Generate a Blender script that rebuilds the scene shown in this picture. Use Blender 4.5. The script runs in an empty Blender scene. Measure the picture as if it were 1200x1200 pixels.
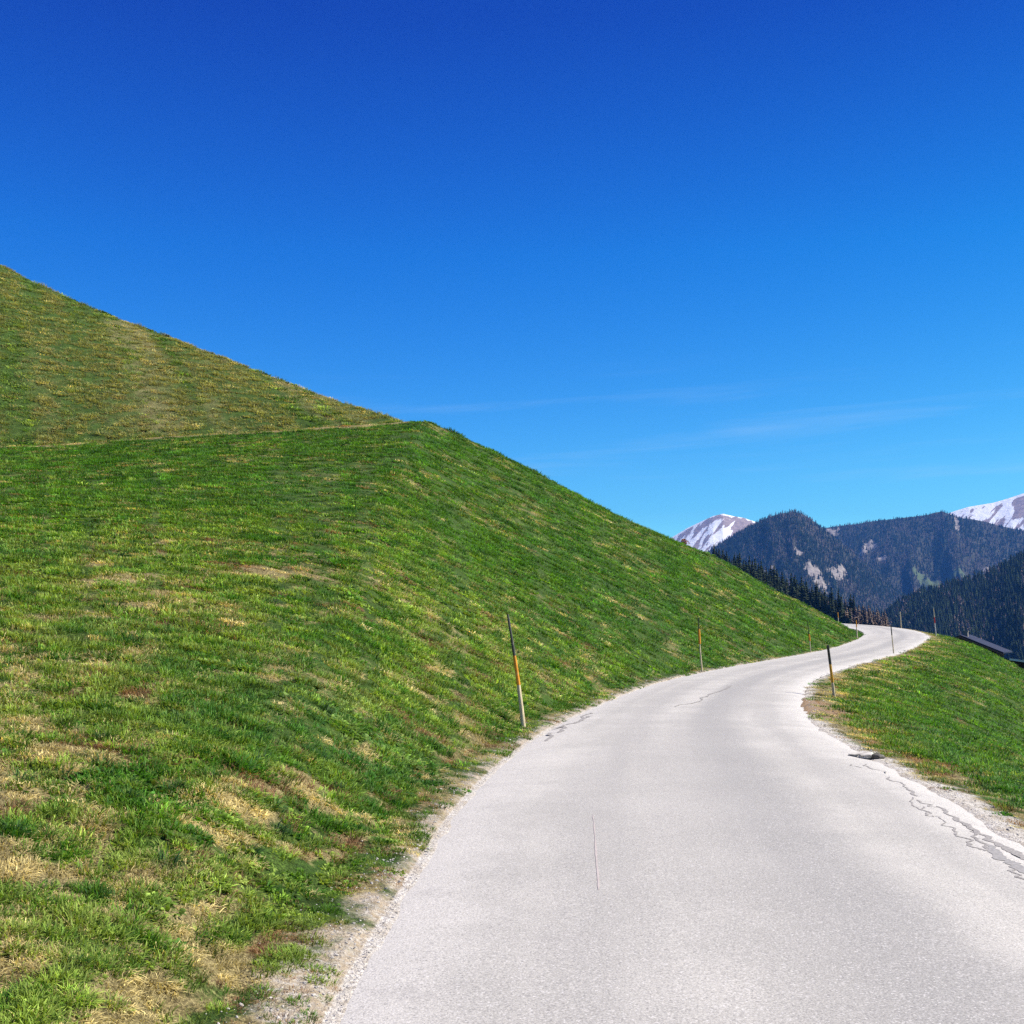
import bpy, math, random
import numpy as np
from mathutils import Vector, Matrix

random.seed(7)
RNG = np.random.default_rng(11)
R = math.radians
S = bpy.context.scene
COL = S.collection

# ------------------------------------------------------------------ camera, sky, sun, exposure
F = 1347.0                      # focal length in pixels of a 1200 px square picture
EYE = 1.6
PITCH = math.atan(138.0 / F)
cam_d = bpy.data.cameras.new('camera')
cam_d.sensor_fit = 'HORIZONTAL'
cam_d.sensor_width = 36.0
cam_d.lens = 36.0 * F / 1200.0
cam_d.clip_start = 0.1
cam_d.clip_end = 40000.0
cam = bpy.data.objects.new('camera', cam_d)
COL.objects.link(cam)
cam.location = (0, 0, EYE)
cam.rotation_euler = (R(90) + PITCH, 0, 0)
S.camera = cam

SUN_AZ = R(86.0)                # measured from straight ahead (+Y) towards the right (+X)
SUN_EL = R(47.0)
W = bpy.data.worlds.new('World')
S.world = W
W.use_nodes = True
nt = W.node_tree
bg = nt.nodes['Background']
sky = nt.nodes.new('ShaderNodeTexSky')
sky.sky_type = 'NISHITA'
sky.sun_disc = False
sky.sun_elevation = SUN_EL
sky.sun_rotation = SUN_AZ
sky.altitude = 2500
sky.air_density = 0.6
sky.dust_density = 0.0
sky.ozone_density = 8.0
# the camera's rich colours: each channel of the sky gets its own contrast
rgb = nt.nodes.new('ShaderNodeSeparateColor'); nt.links.new(sky.outputs[0], rgb.inputs[0])
grade = nt.nodes.new('ShaderNodeCombineColor')
for i, (k, p) in enumerate(((1.6, 2.3), (2.30, 1.60), (0.82, 0.62))):
    m1 = nt.nodes.new('ShaderNodeMath'); m1.operation = 'MULTIPLY'; m1.inputs[1].default_value = 0.1
    m2 = nt.nodes.new('ShaderNodeMath'); m2.operation = 'POWER'; m2.inputs[1].default_value = p
    m3 = nt.nodes.new('ShaderNodeMath'); m3.operation = 'MULTIPLY'; m3.inputs[1].default_value = 10.0 * k
    nt.links.new(rgb.outputs[i], m1.inputs[0]); nt.links.new(m1.outputs[0], m2.inputs[0]); nt.links.new(m2.outputs[0], m3.inputs[0])
    nt.links.new(m3.outputs[0], grade.inputs[i])
# thin cirrus streaks low in the sky, laid out by direction
tc = nt.nodes.new('ShaderNodeTexCoord')
nrm = nt.nodes.new('ShaderNodeVectorMath'); nrm.operation = 'NORMALIZE'
nt.links.new(tc.outputs['Generated'], nrm.inputs[0])
sep = nt.nodes.new('ShaderNodeSeparateXYZ')
nt.links.new(nrm.outputs[0], sep.inputs[0])
def wmath(op, a, b=None, c=None):
    n = nt.nodes.new('ShaderNodeMath'); n.operation = op
    for i, v in enumerate((a, b, c)):
        if v is None: continue
        if isinstance(v, (int, float)): n.inputs[i].default_value = v
        else: nt.links.new(v, n.inputs[i])
    return n.outputs[0]
cmb = nt.nodes.new('ShaderNodeCombineXYZ')
az = wmath('ARCTAN2', sep.outputs[0], sep.outputs[1])
zt = wmath('ADD', wmath('MULTIPLY_ADD', az, -0.035, sep.outputs[2]), 0.010)        # the streaks tilt a little
nt.links.new(wmath('MULTIPLY', wmath('SUBTRACT', az, 0.14), 3.2), cmb.inputs[0])
nt.links.new(wmath('MULTIPLY', zt, 46.0), cmb.inputs[1])
cn = nt.nodes.new('ShaderNodeTexNoise')
cn.inputs['Scale'].default_value = 1.0
cn.inputs['Detail'].default_value = 5.0
cn.inputs['Roughness'].default_value = 0.55
cn.inputs['Distortion'].default_value = 0.35
nt.links.new(cmb.outputs[0], cn.inputs['Vector'])
cr = nt.nodes.new('ShaderNodeMapRange'); cr.interpolation_type = 'SMOOTHSTEP'
cr.inputs[1].default_value = 0.50; cr.inputs[2].default_value = 0.80
nt.links.new(cn.outputs['Fac'], cr.inputs[0])
def band(lo, hi, x):
    n = nt.nodes.new('ShaderNodeMapRange'); n.interpolation_type = 'SMOOTHSTEP'
    n.inputs[1].default_value = lo; n.inputs[2].default_value = hi
    nt.links.new(x, n.inputs[0]); return n.outputs[0]
zmask = wmath('MULTIPLY', band(0.08, 0.12, sep.outputs[2]), band(0.25, 0.16, sep.outputs[2]))
cfac = wmath('MULTIPLY', wmath('MULTIPLY', cr.outputs[0], zmask), 0.20)
mixc = nt.nodes.new('ShaderNodeMixRGB')
nt.links.new(cfac, mixc.inputs[0])
# deeper towards the zenith, paler towards the horizon, as the camera recorded it
deep = nt.nodes.new('ShaderNodeValToRGB'); el_ = deep.color_ramp.elements
stops = ((0.0, (10.0, 1.95, 1.25)), (0.131, (9.0, 1.88, 1.25)), (0.316, (1.3, 1.55, 1.14)), (0.487, (0.3, 0.68, 0.82)), (0.75, (0.3, 0.6, 0.8)))
while len(el_) < len(stops): el_.new(0.5)
for e_, (p_, c_) in zip(el_, stops): e_.position = p_; e_.color = (c_[0] / 10, c_[1] / 10, c_[2] / 10, 1)
nt.links.new(sep.outputs[2], deep.inputs[0])
dm = nt.nodes.new('ShaderNodeVectorMath'); dm.operation = 'MULTIPLY'
nt.links.new(grade.outputs[0], dm.inputs[0]); nt.links.new(deep.outputs[0], dm.inputs[1])
ds = nt.nodes.new('ShaderNodeVectorMath'); ds.operation = 'SCALE'; ds.inputs['Scale'].default_value = 10.0
nt.links.new(dm.outputs[0], ds.inputs[0])
nt.links.new(ds.outputs[0], mixc.inputs[1])
mixc.inputs[2].default_value = (4.2, 5.6, 6.6, 1)
nt.links.new(mixc.outputs[0], bg.inputs[0])
bg.inputs[1].default_value = 0.1

sun_d = bpy.data.lights.new('sun', 'SUN')
sun_d.energy = 5.0
sun_d.angle = R(0.53)
sun_d.color = (1.0, 0.93, 0.80)
sun = bpy.data.objects.new('sun', sun_d)
COL.objects.link(sun)
sv = Vector((math.sin(SUN_AZ) * math.cos(SUN_EL), math.cos(SUN_AZ) * math.cos(SUN_EL), math.sin(SUN_EL)))
sun.rotation_euler = sv.to_track_quat('Z', 'Y').to_euler()
sun.location = sv * 300

S.view_settings.view_transform = 'Standard'
S.view_settings.look = 'None'
S.view_settings.exposure = 0.85
S.view_settings.gamma = 1.0
S.view_settings.use_curve_mapping = False
S.cycles.max_bounces = 6
S.cycles.diffuse_bounces = 3
S.cycles.transmission_bounces = 3
S.cycles.volume_bounces = 0
S.cycles.use_denoising = False

# ------------------------------------------------------------------ helpers
CP, SP = math.cos(PITCH), math.sin(PITCH)
def ray(u, v):
    """direction of a picture position, scaled so that its y is 1"""
    dx, dz = (u - 600.0) / F, (600.0 - v) / F
    d = np.array([dx, CP - dz * SP, SP + dz * CP])
    return d / d[1]
def at(u, v, y):
    d = ray(u, v)
    return np.array([d[0] * y, y, EYE + d[2] * y])
def az_of(u, v=738.0):
    d = ray(u, v); return math.atan2(d[0], d[1])
def el_of(u, v):
    d = ray(u, v); return d[2] / math.hypot(d[0], d[1])          # height over horizontal distance

def smooth(a, b, x):
    t = np.clip((x - a) / (b - a), 0, 1); return t * t * (3 - 2 * t)

def _hash(ix, iy, seed):
    h = (ix.astype(np.int64) * 374761393 + iy.astype(np.int64) * 668265263 + seed * 974634533) & 0xFFFFFFFF
    h = ((h ^ (h >> 13)) * 1274126177) & 0xFFFFFFFF
    h = (h ^ (h >> 16)) & 0xFFFFFFFF
    return h / 4294967295.0
def vnoise(x, y, seed=0):
    ix, iy = np.floor(x), np.floor(y)
    fx, fy = x - ix, y - iy
    fx = fx * fx * fx * (fx * (fx * 6 - 15) + 10); fy = fy * fy * fy * (fy * (fy * 6 - 15) + 10)
    a, b = _hash(ix, iy, seed), _hash(ix + 1, iy, seed)
    c, d = _hash(ix, iy + 1, seed), _hash(ix + 1, iy + 1, seed)
    return (a * (1 - fx) + b * fx) * (1 - fy) + (c * (1 - fx) + d * fx) * fy
def fbm(x, y, octaves=4, seed=0, gain=0.5):
    s, amp, tot = 0.0, 1.0, 0.0
    ca, sa = math.cos(0.6), math.sin(0.6)
    for k in range(octaves):
        s = s + amp * vnoise(x, y, seed + 17 * k); tot += amp
        x, y = (x * ca - y * sa) * 2.03 + 5.1, (x * sa + y * ca) * 2.03 + 1.7
        amp *= gain
    return s / tot                                               # 0..1

def spline(pts, n):
    """a dense curve through the given points, n samples on each span"""
    p = np.array(pts, float)
    p = np.vstack([2 * p[0] - p[1], p, 2 * p[-1] - p[-2]])
    out = []
    for i in range(1, len(p) - 2):
        p0, p1, p2, p3 = p[i - 1], p[i], p[i + 1], p[i + 2]
        # centripetal knots keep the curve from overshooting
        t1 = np.linalg.norm(p1 - p0) ** .5 + 1e-9; t2 = t1 + np.linalg.norm(p2 - p1) ** .5 + 1e-9; t3 = t2 + np.linalg.norm(p3 - p2) ** .5 + 1e-9
        for t in np.linspace(t1, t2, n, endpoint=False):
            a1 = (t1 - t) / t1 * p0 + t / t1 * p1
            a2 = (t2 - t) / (t2 - t1) * p1 + (t - t1) / (t2 - t1) * p2
            a3 = (t3 - t) / (t3 - t2) * p2 + (t - t2) / (t3 - t2) * p3
            b1 = (t2 - t) / t2 * a1 + t / t2 * a2
            b2 = (t3 - t) / (t3 - t1) * a2 + (t - t1) / (t3 - t1) * a3
            out.append((t2 - t) / (t2 - t1) * b1 + (t - t1) / (t2 - t1) * b2)
    out.append(p[-2])
    return np.array(out)

def make_mesh(name, verts, faces, mat=None, smooth_shade=False, attrs=None):
    """faces: an (n, 3) or (n, 4) array, or a list of tuples"""
    me = bpy.data.meshes.new(name)
    verts = np.asarray(verts, np.float32)
    if isinstance(faces, np.ndarray):
        k = faces.shape[1]
        me.vertices.add(len(verts)); me.vertices.foreach_set('co', verts.ravel())
        me.loops.add(faces.size); me.loops.foreach_set('vertex_index', faces.astype(np.int32).ravel())
        me.polygons.add(len(faces)); me.polygons.foreach_set('loop_start', np.arange(0, faces.size, k, dtype=np.int32))
        me.update(calc_edges=True)
    else:
        me.from_pydata([tuple(map(float, v)) for v in verts], [], faces)
    if smooth_shade:
        me.polygons.foreach_set('use_smooth', np.ones(len(me.polygons), bool))
    for k, a in (attrs or {}).items():
        a = np.asarray(a, np.float32)
        if a.ndim == 1:
            at_ = me.attributes.new(k, 'FLOAT', 'POINT'); at_.data.foreach_set('value', a)
        else:
            at_ = me.attributes.new(k, 'FLOAT_VECTOR', 'POINT'); at_.data.foreach_set('vector', a.ravel())
    if mat: me.materials.append(mat)
    me.update()
    return me
def link(name, me, parent=None):
    o = bpy.data.objects.new(name, me); COL.objects.link(o)
    if parent: o.parent = parent
    return o
def tag(o, label=None, cat=None, group=None, kind=None):
    if label: o['label'] = label
    if cat: o['category'] = cat
    if group: o['group'] = group
    if kind: o['kind'] = kind
    return o
def empty(name, loc, rz=0.0):
    o = bpy.data.objects.new(name, None); COL.objects.link(o)
    o.location = [float(c) for c in loc]; o.rotation_euler = (0, 0, rz); o.empty_display_size = 0.2
    return o
def grid_faces(n, m):
    """quads of an n x m vertex grid (row-major)"""
    i, j = np.meshgrid(np.arange(n - 1), np.arange(m - 1), indexing='ij')
    a = (i * m + j).ravel()
    return np.stack([a, a + 1, a + m + 1, a + m], 1)

class NT:
    """a small node-graph writer"""
    def __init__(self, name):
        self.m = bpy.data.materials.new(name); self.m.use_nodes = True
        self.t = self.m.node_tree; self.t.nodes.clear()
        self.out = self.t.nodes.new('ShaderNodeOutputMaterial')
    def n(self, typ, props=None, **ins):
        nd = self.t.nodes.new('ShaderNode' + typ)
        for k, v in (props or {}).items(): setattr(nd, k, v)
        for k, v in ins.items():
            key = int(k[1:]) if k[0] == 'i' and k[1:].isdigit() else k.replace('_', ' ')
            self.set(nd.inputs[key], v)
        return nd
    def set(self, sock, v):
        if isinstance(v, bpy.types.NodeSocket): self.t.links.new(v, sock)
        else:
            if hasattr(sock.default_value, '__len__') and len(sock.default_value) == 4 and len(v) == 3: v = (*v, 1)
            sock.default_value = v
    def attr(self, name, kind='GEOMETRY'): return self.n('Attribute', {'attribute_name': name, 'attribute_type': kind})
    def noise(self, vec, scale, detail=4.0, rough=0.55, dist=0.0):
        nd = self.n('TexNoise', Vector=vec, Scale=scale, Detail=detail, Roughness=rough, Distortion=dist); return nd.outputs['Fac']
    def ramp(self, x, lo, hi, a=0.0, b=1.0):
        nd = self.n('MapRange', {'interpolation_type': 'SMOOTHSTEP'}, i0=x, i1=lo, i2=hi, i3=a, i4=b); return nd.outputs[0]
    def math(self, op, a, b=0.0): return self.n('Math', {'operation': op}, i0=a, i1=b).outputs[0]
    def mix(self, f, a, b, blend='MIX'): return self.n('MixRGB', {'blend_type': blend}, i0=f, i1=a, i2=b).outputs[0]
    def obj(self): return self.n('TexCoord').outputs['Object']
    def bump(self, h, strength=0.5, dist=0.02): return self.n('Bump', Height=h, Strength=strength, Distance=dist).outputs[0]
    def principled(self, color, rough=0.8, normal=None, spec=0.3, metallic=0.0):
        p = self.n('BsdfPrincipled', Base_Color=color, Roughness=rough, Metallic=metallic)
        self.set(p.inputs['Specular IOR Level'], spec)
        if normal is not None: self.set(p.inputs['Normal'], normal)
        self.t.links.new(p.outputs[0], self.out.inputs[0]); return p

# ------------------------------------------------------------------ the road's plan
ZY = [(-200, 0.0), (50, 0.0), (62, 0.05), (70, 0.12), (80, 0.24), (92, 0.50), (105, 0.98), (117, 1.55), (128, 2.02), (140, 2.5), (160, 3.2), (200, 4.5)]
_zx, _zz = np.array([p[0] for p in ZY], float), np.array([p[1] for p in ZY], float)
_gy = np.linspace(-200, 200, 1601)
_gz = np.interp(_gy, _zx, _zz)
_gz = np.convolve(np.pad(_gz, 30, mode='edge'), np.ones(61) / 61, 'valid')
def zr(y): return np.interp(y, _gy, _gz)
def on_road(u, v, lift=0.0):
    """where the sight line of a picture position meets the road's level"""
    d = ray(u, v); ys = np.linspace(2.5, 135, 6000)
    diff = EYE + d[2] * ys - zr(ys) - lift
    k = np.argmax(diff <= 0)
    y = ys[k] if diff[k] <= 0 else 135.0
    return np.array([d[0] * y, y])

L_PIX = [(390, 1200), (420, 1140), (452, 1085), (500, 1005), (540, 945), (590, 893), (640, 857), (700, 826), (770, 800), (850, 782), (910, 771.5), (955, 763.5), (990, 754.5)]
R_PIX = [(1200, 988), (1140, 948), (1075, 914), (1020, 884), (975, 861), (951, 840), (943, 818), (955, 797), (985, 785), (1020, 775.5), (1052, 767)]
Lp = [(-0.80, -80), (-0.80, -20), (-0.80, 0)] + [(on_road(*p)[0] - (0.05 if p[1] > 850 else 0.0), on_road(*p)[1]) for p in L_PIX] + [(33.0, 108.5), (35.0, 116.0), (35.8, 123.0), (34.8, 131), (30.5, 141), (22, 152), (5, 166), (-40, 195)]
Rp = [(3.55, -80), (3.55, -20), (3.5, 0)] + [tuple(on_road(*p)) for p in R_PIX] + [(32.4, 91.5), (37.6, 104.0), (39.8, 112), (40.9, 119), (41.0, 127), (39.2, 135), (34.5, 144.5), (25, 156.5), (7.5, 171), (-37, 200)]
Lc, Rc = spline(Lp, 24), spline(Rp, 24)
def resample(c, n_keep):
    s = np.concatenate([[0], np.cumsum(np.linalg.norm(np.diff(c, axis=0), axis=1))]); return c, s
# stations that pair both edges: by y up to the bend, then by share of the remaining length
def x_of_y(c, ys):
    k = int(np.argmax(c[:, 1])) if c[-1, 1] < c[:, 1].max() else len(c) - 1
    k = np.where(c[:, 1] <= 100)[0].max() + 1
    return np.interp(ys, c[:k + 1, 1], c[:k + 1, 0])
ys1 = np.concatenate([np.linspace(-80, 0, 33)[:-1], np.linspace(0, 30, 601)[:-1], np.linspace(30, 100, 561)])
L1, R1 = np.stack([x_of_y(Lc, ys1), ys1], 1), np.stack([x_of_y(Rc, ys1), ys1], 1)
def tail(c, n):
    k = np.where(c[:, 1] <= 100)[0].max() + 1
    p0 = np.array([[np.interp(100, c[k - 1:k + 1, 1], c[k - 1:k + 1, 0]), 100.0]])
    q = np.vstack([p0, c[k:]])
    s = np.concatenate([[0], np.cumsum(np.linalg.norm(np.diff(q, axis=0), axis=1))])
    t = np.linspace(0, s[-1], n)
    return np.stack([np.interp(t, s, q[:, 0]), np.interp(t, s, q[:, 1])], 1)
L2, R2 = tail(Lc, 260)[1:], tail(Rc, 260)[1:]
LE, RE = np.vstack([L1, L2]), np.vstack([R1, R2])               # the paved edges
ROAD_S = np.concatenate([[0], np.cumsum(np.linalg.norm(np.diff((LE + RE) / 2, axis=0), axis=1))])

def coarse(c, step=5):
    return c[::step] if (len(c) - 1) % step == 0 else np.vstack([c[::step], c[-1:]])
LEc, REc = coarse(LE), coarse(RE)
def dist_poly(x, y, c):
    best = np.full(x.shape, 1e18)
    for a, b in zip(c[:-1], c[1:]):
        vx, vy = b - a; l2 = vx * vx + vy * vy + 1e-12
        t = np.clip(((x - a[0]) * vx + (y - a[1]) * vy) / l2, 0, 1)
        dx, dy = x - a[0] - t * vx, y - a[1] - t * vy
        np.minimum(best, dx * dx + dy * dy, out=best)
    return np.sqrt(best)
POLY = np.vstack([LEc, REc[::-1]])
def in_poly(x, y, P=POLY):
    c = np.zeros(x.shape, bool)
    j = len(P) - 1
    for i in range(len(P)):
        xi, yi, xj, yj = P[i, 0], P[i, 1], P[j, 0], P[j, 1]
        if yi != yj:
            m = ((yi > y) != (yj > y)) & (x < (xj - xi) * (y - yi) / (yj - yi) + xi)
            c ^= m
        j = i
    return c

# ------------------------------------------------------------------ the lie of the land
_k = np.where(LE[:, 1] <= 119)[0].max()
_th = np.arctan2(LE[:_k, 0], LE[:_k, 1]); _r0 = np.hypot(LE[:_k, 0], LE[:_k, 1])
_keep = np.maximum.accumulate(_th) <= _th + 1e-9
FOOT_T, FOOT_R = _th[_keep], _r0[_keep]
TH_APEX = FOOT_T.max()
def tab(pts):
    t = np.array([az_of(u, v) for u, v in pts]); e = np.array([el_of(u, v) for u, v in pts])
    o = np.argsort(t); return t[o], e[o]
# crest of the lower slope: the track's line at the left, the spur's outline at the right
LOW = [(-700, 560), (-400, 545), (-200, 535), (0, 523), (100, 519), (200, 512), (330, 504), (400, 499.5), (440, 497), (475, 494), (510, 494.5), (535, 502), (560, 514), (600, 537), (650, 565), (700, 592), (750, 616), (800, 637.5),
       (850, 658), (900, 688), (950, 713), (980, 729), (998, 739), (1008, 746)]
LOW_T, LOW_E = tab(LOW)
UP = [(-700, 100), (-400, 175), (-200, 235), (0, 310), (50, 335), (100, 358), (150, 377), (200, 395), (250, 415), (300, 434), (350, 453), (400, 471), (440, 484), (470, 493), (490, 500), (560, 530)]
UP_T, UP_E = tab(UP)
RS = [(-700, 70), (-200, 84), (0, 85), (300, 86), (510, 88), (600, 92), (700, 98), (800, 104), (850, 107), (900, 110), (950, 112), (1008, 113.5)]
RS_T = np.array([az_of(u) for u, _ in RS]); RS_R = np.array([r for _, r in RS], float)
RU = [(-700, 150), (-200, 142), (0, 132), (200, 116), (400, 98), (470, 91), (500, 89), (560, 93)]
RU_T = np.array([az_of(u) for u, _ in RU]); RU_R = np.array([r for _, r in RU], float)

def ground(x, y, fine=True):
    x = np.asarray(x, float); y = np.asarray(y, float)
    th = np.arctan2(x, y); r = np.hypot(x, y)
    inside = in_poly(x, y)
    dl, dr = dist_poly(x, y, LEc), dist_poly(x, y, REc)
    out = np.where(inside, -np.minimum(dl, dr), np.minimum(dl, dr))
    zroad = zr(np.clip(y, -200, 200))
    r0 = np.interp(th, FOOT_T, FOOT_R)
    left = (th < TH_APEX) & (r > r0) & ~inside
    # --- left: the grass hill
    rs = np.maximum(np.interp(th, RS_T, RS_R), r0 + 0.6)
    zs = EYE + rs * np.interp(th, LOW_T, LOW_E)
    foot = zr(np.clip(r0 * np.cos(th), -200, 200))
    s = np.clip((r - r0) / (rs - r0), 0, 1)
    dc = np.maximum(dist_poly(rs * np.sin(th), rs * np.cos(th), LEc), 0.3)
    s = np.clip(dl / dc, 0, 1) ** 1.0 * np.where(r < rs, np.clip((r - r0) / 0.5, 0, 1), 1)
    z1 = zroad + (zs - zr(np.clip(rs * np.cos(th), -200, 200))) * (s * (1.12 - 0.12 * s))
    ru = np.maximum(np.interp(th, RU_T, RU_R), rs + 1.5)
    zu = EYE + ru * np.interp(th, UP_T, UP_E)
    hasup = smooth(az_of(505), az_of(465), th)
    su = np.clip((r - rs - 1.6) / np.maximum(ru - rs - 1.6, 0.3), 0, 1)
    zup = zs + np.maximum(zu - zs, 0) * su * (1.10 - 0.10 * su)
    rc = np.where(hasup > 0.02, np.maximum(rs, rs + hasup * (ru - rs)), rs)
    over = np.maximum(r - rc, 0)
    ztop = zs + (zup - zs) * hasup
    drop = 0.42 * (np.sqrt(over * over + 9.0) - 3.0)
    zl = np.where(r <= rs, z1, ztop) - drop
    # --- right and beyond the bend: meadow falling away to the valley
    t = np.maximum(np.minimum(dl, dr), 0)
    sag = 0.11 * t + 0.036 * t * t
    lin = 0.11 * 9 + 0.036 * 81 + 0.60 * (t - 9)
    zrg = zroad - np.where(t < 9, sag, lin)
    behind = smooth(-8, -40, y)
    z = np.where(left, zl, zrg)
    cap = 0.015 + 0.14 * np.clip(out, 0, 0.45) + 0.60 * np.maximum(out - 0.45, 0)
    z = np.clip(z, zroad - cap - 0.04, zroad + cap)
    z = np.where(left | (y < 60) | (x > 0), z, np.where(inside, z, np.minimum(z, zroad + cap)))
    if fine:
        amp = smooth(0.5, 4.0, out)
        big = (fbm(x / 9.0, y / 9.0, 3, 3) - 0.5) * 0.28 * smooth(6, 30, r)
        med = (fbm(x / 1.7, y / 1.7, 3, 8) - 0.5) * 0.085
        crest = 1 - 0.7 * np.exp(-((r - rc) / 5.0) ** 2)
        z = z + amp * (big * crest + med)
        z = z + smooth(0.05, 0.5, out) * (fbm(x / 0.36, y / 0.36, 2, 21) - 0.5) * 0.085
    z = np.where(inside, zroad - 0.05 + 0.045 * smooth(-0.25, -0.02, out) * smooth(40, 25, r), z)
    # the track cut across the hill
    floor_z = -130 + 12 * fbm(x / 400, y / 400, 3, 5)
    k = 12.0
    z = np.where(z < floor_z + 60, floor_z + k * np.log1p(np.exp(np.clip((z - floor_z) / k, -40, 40))), z)
    track = np.exp(-((r - rs + 0.9) / 1.25) ** 2) * (left & (th < az_of(478)))
    return z, out, left, rs, rc, track, hasup

# what grows where: dryness 0..1, used by the turf and by the grass standing on it
def dryness(x, y, out, left, r, rs, hasup, track):
    x0, y0 = x, y
    x, y = np.where(left, 0.97 * x - 0.24 * y, x), np.where(left, (0.24 * x + 0.97 * y) / 2.3, y)
    w1, w2 = smooth(9, 20, r), smooth(24, 55, r)                # coarser mottling where only that can be told apart
    def f3(sx, k): return (fbm(x / sx, y / sx, 3, k) * (1 - w1) + fbm(x / (sx * 2.2), y / (sx * 2.2), 3, k + 1) * w1) * (1 - w2) + fbm(x / (sx * 5), y / (sx * 5), 3, k + 2) * w2
    big = fbm(x / 3.6, y / 3.6, 3, 31)
    med = f3(0.52, 37)
    small = f3(0.15, 43)
    d = 0.09 * big + 0.36 * med + 0.55 * small
    d = 0.5 + (d - 0.5) * 1.12 * (1 - 0.42 * smooth(10, 26, r))
    x, y = x0, y0
    near = (0.6 * smooth(11, 3.5, r) + 0.4 * smooth(30, 8, r)) * left * smooth(-0.05, -0.55, np.arctan2(x, y))
    d = d + 0.098 * near - 0.010 + 0.105 * (~left) * smooth(2.4, 0.4, out)
    d = d + 0.06 * smooth(0.9, 0.1, out)
    upper = smooth(0, 5, r - rs) * hasup * left
    a = 0.90 * x + 0.435 * y; b = -0.435 * x + 0.90 * y           # streaks run down the upper slope
    st = fbm(a / 2.6, b / 40.0, 3, 51)
    d = d * (1 - 0.85 * upper) + 0.85 * upper * 0.490 + upper * (0.012 + 0.20 * (st - 0.5))
    d = d + 0.35 * track
    d = d - 0.07 * (~left) * smooth(1.5, 3.5, out) - 0.05 * left * smooth(25, 45, r) * (1 - upper)
    return d

# ------------------------------------------------------------------ materials of the setting
def mat_turf():
    g = NT('turf'); co = g.obj()
    dry = g.attr('dry').outputs['Fac']; out = g.attr('road_out').outputs['Fac']
    n1 = g.noise(co, 3.2, 6, 0.65); n2 = g.noise(co, 17.0, 5, 0.7); n3 = g.noise(co, 60.0, 3, 0.6)
    green = g.mix(g.ramp(n1, 0.35, 0.7), (0.046, 0.092, 0.016), (0.085, 0.145, 0.026))  # dark thatch green, with shade between the grass clumps put into the colour
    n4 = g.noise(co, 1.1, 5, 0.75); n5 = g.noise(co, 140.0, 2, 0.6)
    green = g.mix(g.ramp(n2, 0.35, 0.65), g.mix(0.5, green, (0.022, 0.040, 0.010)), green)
    straw = g.mix(g.ramp(n2, 0.35, 0.7), (0.18, 0.145, 0.065), (0.35, 0.295, 0.140))
    soil = g.mix(g.ramp(n3, 0.3, 0.7), (0.075, 0.048, 0.028), (0.17, 0.115, 0.065))
    c = g.mix(g.ramp(g.math('ADD', dry, g.math('MULTIPLY', g.math('SUBTRACT', n2, 0.5), 0.35)), 0.50, 0.66), green, straw)
    c = g.mix(g.ramp(n1, 0.62, 0.74, 0.0, 0.55), c, soil)
    spk = g.math('MULTIPLY', g.ramp(n3, 0.30, 0.70, 0.45, 1.35), g.math('MULTIPLY', g.ramp(n5, 0.30, 0.70, 0.6, 1.3), g.ramp(n4, 0.35, 0.65, 0.75, 1.2)))
    c = g.mix(1.0, c, g.n('CombineColor', Red=spk, Green=spk, Blue=spk).outputs[0], 'MULTIPLY')
    # gravelly verge beside the paving
    jig = g.math('ADD', out, g.math('MULTIPLY', g.math('SUBTRACT', g.noise(co, 2.4, 5, 0.65), 0.5), 1.1))
    peb = g.n('TexVoronoi', Vector=co, Scale=38.0).outputs['Color']
    pebv = g.n('SeparateColor', i0=peb).outputs[0]
    grav = g.mix(pebv, (0.31, 0.265, 0.205), (0.56, 0.52, 0.455))
    grav = g.mix(g.ramp(n2, 0.38, 0.62, 0.0, 0.75), grav, (0.38, 0.30, 0.20))
    grav = g.mix(g.math('MULTIPLY', g.attr('pale').outputs['Fac'], g.ramp(n1, 0.30, 0.62, 0.35, 0.95)), grav, g.mix(pebv, (0.44, 0.41, 0.365), (0.68, 0.655, 0.61)))
    wide = g.attr('verge').outputs['Fac']
    c = g.mix(g.n('MapRange', {'interpolation_type': 'SMOOTHSTEP'}, i0=g.math('SUBTRACT', jig, wide), i1=-0.12, i2=0.14, i3=1.0, i4=0.0).outputs[0], c, grav)
    c = g.mix(g.ramp(g.math('ADD', g.attr('soil').outputs['Fac'], g.math('MULTIPLY', g.math('SUBTRACT', n2, 0.5), 0.5)), 0.3, 0.6), c, g.mix(n3, (0.22, 0.145, 0.085), (0.36, 0.26, 0.165)))
    h = g.math('ADD', g.math('MULTIPLY', n2, 0.7), g.math('MULTIPLY', n3, 0.4))
    g.principled(c, 0.95, g.bump(h, 0.9, 0.06), 0.1)
    return g.m
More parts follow.
